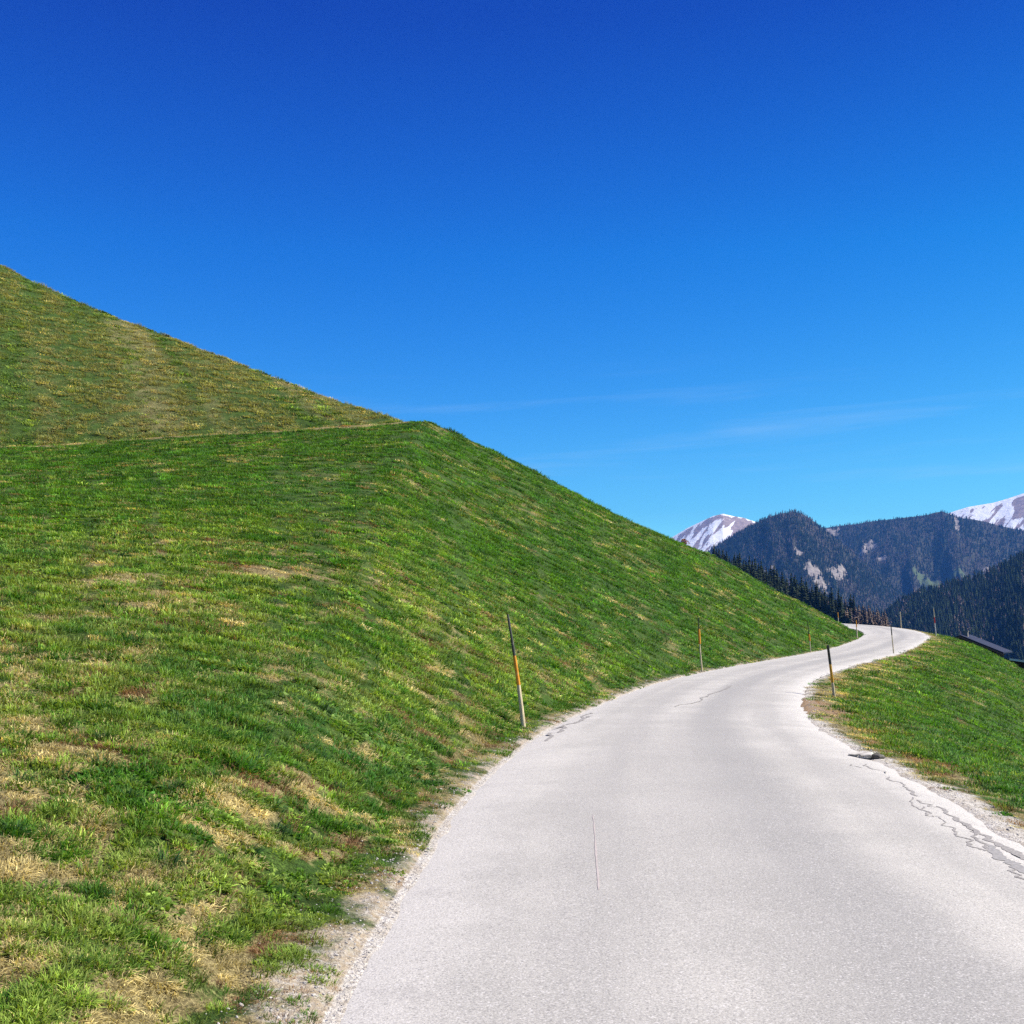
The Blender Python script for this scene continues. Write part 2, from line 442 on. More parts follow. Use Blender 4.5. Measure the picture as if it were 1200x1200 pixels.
def mat_road():
    g = NT('pale_asphalt'); co = g.obj()
    t = g.attr('across').outputs['Fac']; s = g.attr('along').outputs['Fac']
    big = g.noise(co, 0.55, 5, 0.6); med = g.noise(co, 3.0, 5, 0.65)
    fine = g.noise(co, 95.0, 3, 0.75); grit = g.n('TexVoronoi', Vector=co, Scale=120.0).outputs['Color']
    gv = g.n('SeparateColor', i0=grit).outputs[0]
    st = g.n('CombineXYZ', X=g.math('MULTIPLY', t, 7.0), Y=g.math('MULTIPLY', s, 0.05)).outputs[0]
    lanes = g.noise(st, 1.0, 3, 0.5)
    base = g.mix(g.ramp(big, 0.32, 0.68), (0.425, 0.412, 0.380), (0.520, 0.502, 0.462))
    base = g.mix(g.ramp(lanes, 0.40, 0.66, 0.0, 0.55), base, (0.355, 0.345, 0.325))
    # wheel lines polished a little darker, dust lying pale along both sides
    dl = g.math('ABSOLUTE', g.math('SUBTRACT', t, 0.60)); dr2 = g.math('ABSOLUTE', g.math('SUBTRACT', t, 0.28))
    base = g.mix(g.ramp(dl, 0.15, 0.02, 0.0, 0.72), base, (0.310, 0.304, 0.292))
    base = g.mix(g.ramp(dr2, 0.11, 0.02, 0.0, 0.32), base, (0.345, 0.336, 0.318))
    tj = g.math('ADD', t, g.math('MULTIPLY', g.math('SUBTRACT', med, 0.5), 0.16))
    edge = g.math('MAXIMUM', g.ramp(tj, 0.17, 0.02), g.ramp(tj, 0.84, 0.99))
    base = g.mix(g.math('MULTIPLY', edge, 0.8), base, (0.585, 0.565, 0.525))
    base = g.mix(g.ramp(g.noise(co, 1.3, 6, 0.7), 0.55, 0.72, 0.0, 0.40), base, (0.35, 0.335, 0.32))
    sp = g.mix(g.ramp(fine, 0.30, 0.72), (0.62, 0.62, 0.63), (1.20, 1.195, 1.19))
    base = g.mix(0.85, base, sp, 'MULTIPLY')
    base = g.mix(g.ramp(gv, 0.88, 0.97, 0.0, 0.5), base, (0.16, 0.155, 0.155))
    base = g.mix(g.ramp(gv, 0.10, 0.03, 0.0, 0.5), base, (0.68, 0.66, 0.64))
    h = g.math('ADD', fine, g.math('MULTIPLY', gv, 0.6))
    g.principled(base, 0.9, g.bump(h, 0.35, 0.008), 0.25)
    return g.m
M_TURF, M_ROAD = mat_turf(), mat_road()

# ------------------------------------------------------------------ ground sheet
def build_ground():
    front = np.linspace(R(-36), R(33), 1150)
    rest = np.linspace(R(33), R(324), 260)[1:-1]
    th = np.concatenate([front, rest])
    r = np.concatenate([[0.02], np.geomspace(0.6, 2.6, 26)[:-1], np.geomspace(2.6, 150, 560)[:-1], np.geomspace(150, 11000, 70)])
    TH, RR = np.meshgrid(th, r, indexing='ij')
    x, y = RR * np.sin(TH), RR * np.cos(TH)
    z, out, left, rs, rc, track, hasup = ground(x.ravel(), y.ravel())
    dry = dryness(x.ravel(), y.ravel(), out, left, RR.ravel(), rs, hasup, track)
    verge = np.where(left, 0.07, 0.16) + np.where(left, 0.13 * smooth(9, 4, RR.ravel()), 0.14 * smooth(16, 8, RR.ravel())) - smooth(30, 70, RR.ravel()) * 0.12
    cx, cy = on_road(955, 828)
    soil = np.exp(-(((x.ravel() - cx) / 0.9) ** 2 + ((y.ravel() - cy) / 4.2) ** 2) * 0.8) * (out > -0.1)
    n, m = TH.shape
    f = grid_faces(n, m)
    last = np.stack([np.arange(m - 1) + (n - 1) * m, np.arange(m - 1) + (n - 1) * m + 1, np.arange(1, m), np.arange(m - 1)], 1)
    f = np.vstack([f, last])[:, ::-1]
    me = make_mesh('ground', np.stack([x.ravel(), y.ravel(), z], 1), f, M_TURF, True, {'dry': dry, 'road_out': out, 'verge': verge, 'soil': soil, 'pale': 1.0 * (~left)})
    o = link('ground', me); o['kind'] = 'structure'
    return o
build_ground()

# ------------------------------------------------------------------ the paved road
def build_road():
    n = len(LE); m = 17
    t = np.linspace(0, 1, m)
    jl = (fbm(ROAD_S * 2.1, ROAD_S * 0 + 3, 4, 61) - 0.5) * 0.16; jr = (fbm(ROAD_S * 1.7, ROAD_S * 0 + 9, 4, 67) - 0.5) * 0.30
    d = RE - LE; w = np.linalg.norm(d, axis=1, keepdims=True); dn = d / w
    global ROAD_A, ROAD_B
    A = LE + dn * jl[:, None]; B = RE + dn * jr[:, None]
    ROAD_A, ROAD_B = A, B
    P = A[:, None, :] * (1 - t)[None, :, None] + B[:, None, :] * t[None, :, None]
    z = zr(P[..., 1]) + 0.012 + 0.05 * (1 - (2 * t - 1) ** 2)[None, :] - 0.035 * (np.abs(2 * t - 1) > 0.999)[None, :]
    v = np.stack([P[..., 0], P[..., 1], z], -1).reshape(-1, 3)
    along = np.repeat(ROAD_S, m); across = np.tile(t, n)
    me = make_mesh('road', v, grid_faces(n, m)[:, ::-1], M_ROAD, True, {'along': along, 'across': across})
    o = link('road', me); o['kind'] = 'structure'
    return o
ROAD = build_road()
def road_z(x, y):
    """height of the paving at a point before the bend"""
    k = len(L1) - 20
    xl, xr = np.interp(y, ROAD_A[:k, 1], ROAD_A[:k, 0]), np.interp(y, ROAD_B[:k, 1], ROAD_B[:k, 0])
    t = np.clip((x - xl) / (xr - xl), 0, 1)
    return zr(y) + 0.012 + 0.05 * (1 - (2 * t - 1) ** 2)

# ------------------------------------------------------------------ far terrain: ranges given by their skyline
class Range:
    """a ridge with a skyline, its near flank running down to the valley and its far flank behind"""
    def __init__(self, sky_pts, rc, rf, zf, gully=0.10, power=1.0, seed=0, gscale=30.0, u0=None, u1=None):
        self.u, self.v = np.array([p[0] for p in sky_pts], float), np.array([p[1] for p in sky_pts], float)
        self.rc, self.rf, self.zf, self.g, self.p, self.seed, self.gs = rc, rf, zf, gully, power, seed, gscale
        self.u0, self.u1 = u0 or self.u[0], u1 or self.u[-1]
    def pos(self, u, s, back=None):
        u = np.asarray(u, float); s = np.asarray(s, float)
        vv = np.interp(u, self.u, self.v)
        dx = (u - 600.0) / F; dz = (600.0 - vv) / F
        dy, dzz = CP - dz * SP, SP + dz * CP
        th = np.arctan2(dx, dy); e = dzz / np.hypot(dx, dy)
        rc = self.rc * (1 + 0.05 * (fbm(u / 140, u * 0 + self.seed, 3, self.seed) - 0.5))
        zc = EYE + rc * e
        q = np.clip(s, 0, 1)
        r = self.rf + (rc - self.rf) * q
        # spurs and gullies run down the flank, bending a little
        uu = u + 22 * (fbm(u / 60, s * 3, 2, self.seed + 4) - 0.5) * (1 - q) + 190 * (fbm(u / 170, u * 0 + 2.5, 2, self.seed + 6) - 0.5) * (1 - q)
        gl = fbm(uu / self.gs, q * 1.6, 4, self.seed + 1, 0.55) - 0.5
        z = self.zf + (zc - self.zf) * q ** self.p + gl * self.g * (zc - self.zf) * 4 * q * (1 - q) ** 0.8
        r = r + (rc - self.rf) * 0.10 * (fbm(u / 25, q * 5, 3, self.seed + 2) - 0.5) * (1 - q)
        if back is not None:
            r = np.where(back > 0, rc * (1 + 0.25 * back), r); z = np.where(back > 0, zc - (zc - self.zf) * back * 0.7, z)
        return np.stack([r * np.sin(th), r * np.cos(th), z], -1)
    def build(self, name, mat, du=1.2, ns=90, attrs=None):
        us = np.arange(self.u0, self.u1 + du, du); ss = np.concatenate([np.linspace(0, 1, ns), np.linspace(0, 1, 9)[1:] + 1])
        U, Sg = np.meshgrid(us, ss, indexing='ij')
        v = self.pos(U, np.minimum(Sg, 1), np.maximum(Sg - 1, 0))
        at_ = {k: f(U, np.minimum(Sg, 1)).ravel() for k, f in (attrs or {}).items()}
        me = make_mesh(name, v.reshape(-1, 3), grid_faces(len(us), len(ss)), mat, True, at_)
        o = link(name, me); o['kind'] = 'structure'
        return o

def mat_forest_floor(name, a, b, rock_c=(0.30, 0.265, 0.24)):
    g = NT(name); co = g.obj()
    n = g.noise(co, 0.012, 6, 0.65); n2 = g.noise(co, 0.05, 4, 0.6)
    c = g.mix(g.ramp(n, 0.35, 0.65), a, b)
    rk = g.attr('rock').outputs['Fac']; gr = g.attr('meadow').outputs['Fac']
    rc = g.mix(g.ramp(n2, 0.35, 0.65), tuple(k * 0.6 for k in rock_c), rock_c)
    c = g.mix(g.ramp(rk, 0.35, 0.6), c, rc)
    c = g.mix(g.ramp(gr, 0.4, 0.6), c, (0.085, 0.115, 0.052))
    g.principled(c, 0.95, g.bump(n2, 0.6, 6.0), 0.1)
    return g.m
def mat_snow_rock():
    g = NT('snow_and_rock'); co = g.obj()
    sn = g.attr('snow').outputs['Fac']
    n = g.noise(co, 0.006, 7, 0.62); n2 = g.noise(co, 0.03, 5, 0.6)
    v = g.math('ADD', sn, g.math('MULTIPLY', g.math('SUBTRACT', n, 0.5), 0.5))
    rock = g.mix(g.ramp(n2, 0.3, 0.7), (0.23, 0.165, 0.140), (0.38, 0.285, 0.245))
    c = g.mix(g.ramp(v, 0.47, 0.53), rock, (0.86, 0.86, 0.88))
    g.principled(c, 0.8, g.bump(n2, 0.5, 15.0), 0.2)
    return g.m
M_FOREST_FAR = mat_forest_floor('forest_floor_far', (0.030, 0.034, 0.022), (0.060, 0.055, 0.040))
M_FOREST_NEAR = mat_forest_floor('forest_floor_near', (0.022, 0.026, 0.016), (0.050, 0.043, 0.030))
M_SNOW = mat_snow_rock()

def blob(u, s, cu, cs, ru, rs_, seed):
    d = ((u - cu) / ru) ** 2 + ((s - cs) / rs_) ** 2
    return np.clip(1.25 - 0.75 * np.sqrt(d) + 1.9 * (fbm(u / 3.2, s * 75, 4, seed, 0.6) - 0.5), 0, 1)

snow_w = Range([(300, 760), (560, 735), (700, 682), (760, 645), (792, 627), (805, 619), (820, 612), (835, 605), (847, 602), (858, 604.5), (872, 607), (884, 611), (905, 622), (940, 640), (1000, 668), (1080, 700)], 7600, 5200, -130, 0.035, 1.0, 201, 34)
snow_w.build('snowy_mountain', M_SNOW, 0.8, 130, {'snow': lambda u, s: 0.26 + 0.34 * smooth(848, 822, u + 260 * (s - 0.95)) + 1.3 * (fbm((u - 120 * s) / 5.5, (u + 120 * s) / 22, 4, 209) - 0.5) + 0.40 * smooth(0.975, 1.0, s)})
snow_e = Range([(960, 690), (1040, 640), (1090, 612), (1110, 602), (1120, 598.5), (1135, 594), (1150, 591.5), (1165, 589), (1180, 584.5), (1200, 578), (1240, 567), (1300, 564), (1380, 568), (1480, 580), (1600, 600)], 8200, 5600, -130, 0.035, 1.0, 231, 50)
snow_e.build('snowy_mountain', M_SNOW, 0.9, 130, {'snow': lambda u, s: 0.62 + 0.95 * (fbm((u - 150 * s) / 7.0, (u + 150 * s) / 30, 4, 219) - 0.5) - 0.75 * smooth(1180, 1196, u) * smooth(0.99, 0.96, s) * smooth(0.80, 0.88, s) + 0.2 * smooth(0.97, 1.0, s)})
ridge_far = Range([(700, 700), (860, 660), (940, 630), (962, 619.5), (975, 617.5), (990, 615.5), (1005, 614), (1018, 611.5), (1030, 610), (1045, 608.5), (1060, 606.5), (1075, 605), (1088, 603), (1096, 600.5), (1105, 599.5), (1114, 603), (1125, 607), (1140, 608.5),
                   (1155, 611.5), (1170, 616), (1185, 619), (1200, 622), (1260, 640), (1340, 640), (1450, 620), (1600, 640)], 5000, 3300, -150, 0.18, 1.0, 301, 34)
rock_far = lambda u, s: np.maximum.reduce([blob(u, s, 1018, 0.775, 6, 0.04, 3), blob(u, s, 1010, 0.735, 5, 0.025, 4), blob(u, s, 1033, 0.66, 5, 0.015, 5), blob(u, s, 1121, 0.93, 3, 0.07, 6), blob(u, s, 975, 0.95, 8, 0.03, 8), blob(u, s, 1160, 0.60, 9, 0.03, 9)])
mead_far = lambda u, s: np.maximum.reduce([blob(u, s, 1092, 0.510, 16, 0.030, 11), blob(u, s, 1076, 0.545, 10, 0.022, 12), blob(u, s, 1118, 0.520, 16, 0.020, 13)])
ridge_far.build('forested_ridge', M_FOREST_FAR, 1.2, 100, {'rock': rock_far, 'meadow': mead_far})
dome = Range([(620, 760), (760, 700), (800, 673), (825, 652), (836, 642), (850, 633), (865, 624.5), (880, 616), (893, 609.5), (905, 604.5), (917, 601.5), (930, 600), (940, 602), (950, 608), (960, 616), (970, 624), (985, 636), (1000, 648), (1018, 663), (1036, 680), (1060, 700), (1100, 735), (1160, 770)], 3900, 2500, -150, 0.17, 1.0, 331, 30)
rock_dome = lambda u, s: np.maximum.reduce([blob(u, s, 953, 0.615, 9, 0.045, 21), blob(u, s, 978, 0.715, 10, 0.045, 22), blob(u, s, 986, 0.775, 5, 0.04, 23), blob(u, s, 962, 0.565, 6, 0.04, 24), blob(u, s, 948, 0.64, 8, 0.03, 29), blob(u, s, 934, 0.72, 6, 0.015, 25), blob(u, s, 900, 0.64, 12, 0.012, 26)])
dome.build('forested_mountain', M_FOREST_FAR, 1.0, 110, {'rock': rock_dome, 'meadow': lambda u, s: u * 0})
slope_e = Range([(940, 800), (1000, 752), (1030, 728), (1050, 713), (1065, 704), (1080, 698), (1095, 694), (1110, 690), (1130, 684), (1150, 678), (1170, 670), (1185, 663), (1200, 655), (1240, 635), (1320, 600), (1450, 560), (1600, 540)], 2000, 950, -120, 0.16, 1.0, 361, 50)
rock_e = lambda u, s: np.maximum.reduce([blob(u, s, 1117, 0.70, 6, 0.02, 31), blob(u, s, 1130, 0.82, 3, 0.02, 32), blob(u, s, 1168, 0.62, 3, 0.012, 33)]) * 0.9
slope_e.build('forested_slope', M_FOREST_NEAR, 1.5, 90, {'rock': rock_e, 'meadow': lambda u, s: u * 0})
TIPS = [(700, 720), (780, 668), (815, 646), (840, 640), (860, 649), (880, 656), (900, 663), (925, 674), (950, 683), (975, 692), (1000, 700), (1020, 703), (1040, 708), (1055, 717), (1066, 732), (1090, 760)]
wood = Range([(u, v + 35) for u, v in TIPS] + [(1140, 830)], 640, 470, -60, 0.05, 1.0, 391, 50)
wood.build('wooded_hillside', M_FOREST_NEAR, 3.0, 40, {'rock': lambda u, s: u * 0, 'meadow': lambda u, s: u * 0})

# ------------------------------------------------------------------ instanced ground cover and far woods
def scatter(name, label, cat, mat_list, sources, pts, nor, yaw, scl, idx, tint):
    """one object of kind stuff: a point for every clump, the clump meshes drawn there"""
    colls = bpy.data.collections.new(name + '_kinds')
    for i, me in enumerate(sources):
        so = bpy.data.objects.new('%s_kind_%02d' % (name, i), me); colls.objects.link(so)
        tag(so, label, cat, None, 'stuff')
    n = len(pts)
    z = nor / np.linalg.norm(nor, axis=1, keepdims=True)
    h = np.stack([np.cos(yaw), np.sin(yaw), np.zeros(n)], 1)
    x = h - z * np.sum(h * z, 1, keepdims=True); x /= np.linalg.norm(x, axis=1, keepdims=True)
    y = np.cross(z, x)
    ry = np.arcsin(np.clip(-x[:, 2], -1, 1)); rx = np.arctan2(y[:, 2], z[:, 2]); rz = np.arctan2(x[:, 1], x[:, 0])
    me = bpy.data.meshes.new(name)
    me.vertices.add(n); me.vertices.foreach_set('co', np.asarray(pts, np.float32).ravel())
    def put(k, t, f, a):
        q = me.attributes.new(k, t, 'POINT'); q.data.foreach_set(f, np.asarray(a).ravel())
    put('rot', 'FLOAT_VECTOR', 'vector', np.stack([rx, ry, rz], 1).astype(np.float32))
    put('scl', 'FLOAT_VECTOR', 'vector', np.asarray(scl, np.float32))
    put('tint', 'FLOAT_VECTOR', 'vector', np.asarray(tint, np.float32))
    put('idx', 'INT', 'value', np.asarray(idx, np.int32))
    me.update()
    o = link(name, me); tag(o, label, cat, None, 'stuff')
    g = bpy.data.node_groups.new(name + '_scatter', 'GeometryNodeTree')
    g.interface.new_socket('Geometry', in_out='INPUT', socket_type='NodeSocketGeometry')
    g.interface.new_socket('Geometry', in_out='OUTPUT', socket_type='NodeSocketGeometry')
    gi, go = g.nodes.new('NodeGroupInput'), g.nodes.new('NodeGroupOutput')
    iop = g.nodes.new('GeometryNodeInstanceOnPoints'); ci = g.nodes.new('GeometryNodeCollectionInfo')
    ci.inputs['Collection'].default_value = colls; ci.inputs['Separate Children'].default_value = True; ci.inputs['Reset Children'].default_value = True
    def na(k, t):
        q = g.nodes.new('GeometryNodeInputNamedAttribute'); q.data_type = t; q.inputs['Name'].default_value = k; return q.outputs['Attribute']
    iop.inputs['Pick Instance'].default_value = True
    L = g.links.new
    L(gi.outputs[0], iop.inputs['Points']); L(ci.outputs[0], iop.inputs['Instance'])
    L(na('idx', 'INT'), iop.inputs['Instance Index']); L(na('rot', 'FLOAT_VECTOR'), iop.inputs['Rotation']); L(na('scl', 'FLOAT_VECTOR'), iop.inputs['Scale'])
    L(iop.outputs[0], go.inputs[0])
    md = o.modifiers.new('scatter', 'NODES'); md.node_group = g
    return o

def mat_leafy(name, trans=0.35, rough=0.6, spec=0.25):
    g = NT(name)
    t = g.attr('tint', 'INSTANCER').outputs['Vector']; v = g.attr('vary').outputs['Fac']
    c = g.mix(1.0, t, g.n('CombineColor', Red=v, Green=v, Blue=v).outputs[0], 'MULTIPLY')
    p = g.n('BsdfPrincipled', Base_Color=c, Roughness=rough); g.set(p.inputs['Specular IOR Level'], spec)
    tr = g.n('BsdfTranslucent', Color=g.mix(1.0, c, (1.25, 1.15, 0.55), 'MULTIPLY'))
    m = g.n('MixShader', Fac=trans); g.t.links.new(p.outputs[0], m.inputs[1]); g.t.links.new(tr.outputs[0], m.inputs[2])
    g.t.links.new(m.outputs[0], g.out.inputs[0])
    return g.m
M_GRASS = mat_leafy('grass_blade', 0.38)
M_FARTREE = mat_leafy('needle_foliage', 0.06, 0.9, 0.05)

def clump(seed, n, rad, hmin, hmax, width, lay, leafy=0.0):
    """a tuft: curved tapering blades, some of them broad leaves, leaning out of one root area"""
    r = random.Random(seed); V, Fc, A = [], [], []
    for k in range(n):
        a = r.uniform(0, 2 * math.pi); d = rad * math.sqrt(r.random())
        bx, by = d * math.cos(a), d * math.sin(a)
        h = r.uniform(hmin, hmax); b = a + r.uniform(-1.2, 1.2); lean = r.uniform(0.15, 1.0) * lay
        w = width * r.uniform(0.6, 1.3); var = r.uniform(0.55, 1.35)
        px, py = -math.sin(b), math.cos(b)
        if r.random() < leafy:
            w *= 3.4; h *= 0.75; prof = ((0, 0.25), (0.45, 1.0), (0.8, 0.75), (1.0, 0.1)); lean *= 1.3
        else:
            prof = ((0, 1.0), (0.45, 0.85), (0.8, 0.5), (1.0, 0.06))
        i0 = len(V)
        for t, wf in prof:
            o = lean * h * t ** 1.7; z = h * t * (1 - 0.45 * lean * t) - 0.012 * (t == 0)
            cx, cy = bx + o * math.cos(b), by + o * math.sin(b)
            V += [(cx - px * w * wf / 2, cy - py * w * wf / 2, z), (cx + px * w * wf / 2, cy + py * w * wf / 2, z + 0.10 * w * wf)]
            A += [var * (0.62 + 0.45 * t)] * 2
        for q in range(3):
            j = i0 + 2 * q; Fc.append((j, j + 1, j + 3, j + 2))
    return make_mesh('clump', V, np.array(Fc), M_GRASS, True, {'vary': np.clip(np.array(A), 0, 2)})
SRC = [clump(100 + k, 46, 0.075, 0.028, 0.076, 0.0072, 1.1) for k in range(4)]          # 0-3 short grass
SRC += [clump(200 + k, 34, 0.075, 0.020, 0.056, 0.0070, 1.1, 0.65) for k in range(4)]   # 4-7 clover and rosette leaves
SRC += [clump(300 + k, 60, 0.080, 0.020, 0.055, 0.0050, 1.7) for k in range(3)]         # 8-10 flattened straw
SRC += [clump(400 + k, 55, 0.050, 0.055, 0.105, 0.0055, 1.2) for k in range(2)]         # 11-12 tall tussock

def near_(x, y, r): return smooth(30, 6, r) * smooth(0.1, -0.4, np.arctan2(x, y))
def grass():
    P = []
    th_a, th_b = R(-36), R(42)
    def band_pts(r_a, r_b, dens, ta=th_a, tb=th_b):
        area = 0.5 * (tb - ta) * (r_b ** 2 - r_a ** 2); n = int(area * dens)
        r = np.sqrt(RNG.random(n) * (r_b ** 2 - r_a ** 2) + r_a ** 2); t = ta + RNG.random(n) * (tb - ta)
        return np.stack([r, t], 1)
    edges = np.geomspace(2.4, 136, 46)
    for a, b in zip(edges[:-1], edges[1:]):
        sc = size_at((a + b) / 2)
        P.append(band_pts(a, b, (6.8 if b < 12 else 4.8 if b < 40 else 3.2) / (sc * 0.13) ** 2))
    P = np.vstack(P)
    r, th = P[:, 0], P[:, 1]
    x, y = r * np.sin(th), r * np.cos(th)
    # the paving first: cheap rejection before the full terrain is asked
    m = ~in_poly(x, y); x, y, r, th = x[m], y[m], r[m], th[m]
    z, out, left, rs, rc, track, hasup = ground(x, y)
    m = (out > 0.02) & (r < rc + 4) & np.where(left, True, z > -9)
    x, y, r, th, z, out, left, rs, rc, track, hasup = [q[m] for q in (x, y, r, th, z, out, left, rs, rc, track, hasup)]
    dry = dryness(x, y, out, left, r, rs, hasup, track)
    jig = out + (fbm(x / 0.42, y / 0.42, 4, 71) - 0.5) * 1.0
    verge = np.where(left, 0.07, 0.16) + np.where(left, 0.13 * smooth(9, 4, r), 0.14 * smooth(16, 8, r)) - smooth(30, 70, r) * 0.12
    clumpy = 0.30 + 0.70 * smooth(0.38, 0.56, fbm(x / (0.11 * np.clip(r / 7, 1, 8)), y / (0.11 * np.clip(r / 7, 1, 8)), 2, 131))
    pr = smooth(-0.25, 0.40, jig - verge) * clumpy * (1 - 0.25 * smooth(0.57, 0.66, dry + 0.1 * (RNG.random(len(x)) - .5))) * (1 - 0.85 * track)
    m = RNG.random(len(x)) < pr
    x, y, r, th, z, out, left, rs, dry, track, hasup = [q[m] for q in (x, y, r, th, z, out, left, rs, dry, track, hasup)]
    n = len(x)
    e = 0.25
    gx = (ground(x + e, y)[0] - z) / e; gy = (ground(x, y + e)[0] - z) / e
    gx, gy = np.clip(gx, -1, 1), np.clip(gy, -1, 1)
    nor = np.stack([-gx * 0.7, -gy * 0.7, np.ones(n)], 1)
    sc = size_at(r) * RNG.uniform(0.75, 1.3, n) * (1 - 0.35 * smooth(0.9, 0.15, out))
    kind = RNG.random(n); far = smooth(10, 28, r)
    dj = dry + (RNG.random(n) - 0.5) * (0.26 + 0.05 * far)
    leafy = fbm(x / 1.4, y / 1.4, 2, 83)
    idx = RNG.integers(0, 4, n)
    idx = np.where(kind < np.clip(0.25 + 1.6 * (leafy - 0.5), 0.05, 0.7), RNG.integers(4, 8, n), idx)
    isdry = dj > 0.575
    idx = np.where(isdry, RNG.integers(8, 11, n), idx)
    tus = (~isdry) & (RNG.random(n) < 0.003 + 0.02 * (fbm(x / 2.3, y / 2.3, 2, 91) > 0.68))
    idx = np.where(tus, RNG.integers(11, 13, n), idx)
    deep, mid_, brt, blu = np.array((0.052, 0.170, 0.012)), np.array((0.112, 0.255, 0.018)), np.array((0.275, 0.390, 0.062)), np.array((0.062, 0.190, 0.050))
    k1 = np.clip((0.34 * fbm((0.97 * x - 0.24 * y) / 1.9, (0.24 * x + 0.97 * y) / 4.6, 3, 101) + 0.66 * fbm(x / 0.30, y / 0.30, 2, 103) - 0.34) / 0.36 + RNG.normal(0, 0.30, n) + 0.36 * near_(x, y, r), 0, 1)[:, None]
    lush = (smooth(22, 50, r) * left * (1 - hasup * smooth(0, 4, r - rs)) + 0.8 * (~left))[:, None]
    k1 = k1 * (1 - 0.55 * lush)
    tint = np.where(k1 < 0.5, deep + (mid_ - deep) * k1 * 2, mid_ + (brt - mid_) * (k1 * 2 - 1))
    kb = smooth(0.58, 0.70, fbm((0.97 * x - 0.24 * y) / 2.4, (0.24 * x + 0.97 * y) / 6.0, 3, 111))[:, None] * 0.30
    tint = tint * (1 - kb) + blu * kb
    straw = np.array((0.70, 0.59, 0.265)) * RNG.uniform(0.5, 1.2, (n, 1)); rust = np.array((0.30, 0.175, 0.085)) * RNG.uniform(0.6, 1.3, (n, 1))
    kr = (fbm(x / 0.9, y / 0.9, 3, 121) > 0.60 + 0.05 * near_(x, y, r) + 0.2 * hasup * (r > rs))[:, None]
    tint = np.where(isdry[:, None], np.where(kr, rust, straw), tint)
    half = smooth(0.49, 0.575, dj)[:, None] * (~isdry)[:, None] * 0.55
    tint = tint * (1 - half) + np.array((0.29, 0.335, 0.075)) * half
    tint = np.where(tus[:, None], np.array((0.045, 0.120, 0.026)), tint)
    sa, sb = 0.90 * x + 0.435 * y, -0.435 * x + 0.90 * y         # old mowing bands run slantwise down the upper slope
    st = vnoise(sa / 1.9, sb / 80.0, 57) * 0.8 + 0.2 * fbm(x / 1.5, y / 1.5, 2, 58)
    up_ = (smooth(0, 3, r - rs) * hasup * left)[:, None] * (~isdry)[:, None] * (0.10 + 0.88 * smooth(0.38, 0.60, st))[:, None]
    tint = tint * (1 - up_) + np.array((0.330, 0.335, 0.100)) * up_
    tint = tint * np.exp(RNG.normal(0, 0.27 + 0.10 * far - 0.16 * up_[:, 0])[:, None])
    scl = np.stack([sc, sc, sc * (0.95 - 0.22 * smooth(5, 35, r)) * RNG.uniform(0.7, 1.25, n)], 1)
    pts = np.stack([x, y, z - 0.012 * sc], 1)
    print('grass clumps', n)
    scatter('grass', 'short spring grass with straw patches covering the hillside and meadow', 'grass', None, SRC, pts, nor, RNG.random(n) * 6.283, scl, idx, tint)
def size_at(r): return np.clip(0.80 * (r / 5.0) ** 0.64, 0.62, 5.5)
grass()

# ------------------------------------------------------------------ loose stones along both verges
def stone_mesh(seed, mat):
    r = np.random.default_rng(seed)
    import bmesh
    bm = bmesh.new(); bmesh.ops.create_icosphere(bm, subdivisions=1, radius=1)
    for v in bm.verts: v.co = Vector((v.co.x * 1.0, v.co.y * 0.75, v.co.z * 0.55)) * float(r.uniform(0.72, 1.15))
    me = bpy.data.meshes.new('stone'); bm.to_mesh(me); bm.free()
    a = me.attributes.new('vary', 'FLOAT', 'POINT'); a.data.foreach_set('value', np.ones(len(me.vertices), np.float32))
    me.materials.append(mat); return me
def mat_stone():
    g = NT('limestone_chip'); t = g.attr('tint', 'INSTANCER').outputs['Vector']
    g.principled(g.mix(g.ramp(g.noise(g.obj(), 2.0, 3), 0.3, 0.7, 0.0, 0.5), t, g.mix(1.0, t, (0.6, 0.6, 0.6), 'MULTIPLY')), 0.9, None, 0.15); return g.m
def gravel():
    M = mat_stone(); src = [stone_mesh(k, M) for k in range(5)]
    n = 15000
    k = RNG.integers(0, 2, n)
    y = 2.4 + 60 * RNG.random(n) ** 2.2
    xl, xr = np.interp(y, L1[:, 1], L1[:, 0]), np.interp(y, R1[:, 1], R1[:, 0])
    off = np.abs(RNG.normal(0.0, 1.0, n)) * np.where(k == 0, 0.20, 0.26) - 0.08
    x = np.where(k == 0, xl - off, xr + off)
    z, out = ground(x, y)[:2]
    on = out < 0.04
    z = np.where(on, road_z(x, y), z)
    s = np.exp(RNG.normal(math.log(0.0048), 0.45, n)) * (1 + y / 40)
    keep = (~on) | (RNG.random(n) < 0.15)
    x, y, z, s, on = x[keep], y[keep], z[keep], s[keep], on[keep]; n = len(x)
    base = RNG.uniform(0.34, 0.62, (n, 1)) * np.array((1.0, 0.94, 0.85))
    scatter('gravel', 'pale limestone chippings lying along the verges', 'gravel', None, src, np.stack([x, y, z + s * 0.2], 1), np.tile((0, 0, 1.0), (n, 1)) + RNG.normal(0, .25, (n, 3)), RNG.random(n) * 6.28, np.stack([s, s, s], 1), RNG.integers(0, 5, n), base)
gravel()

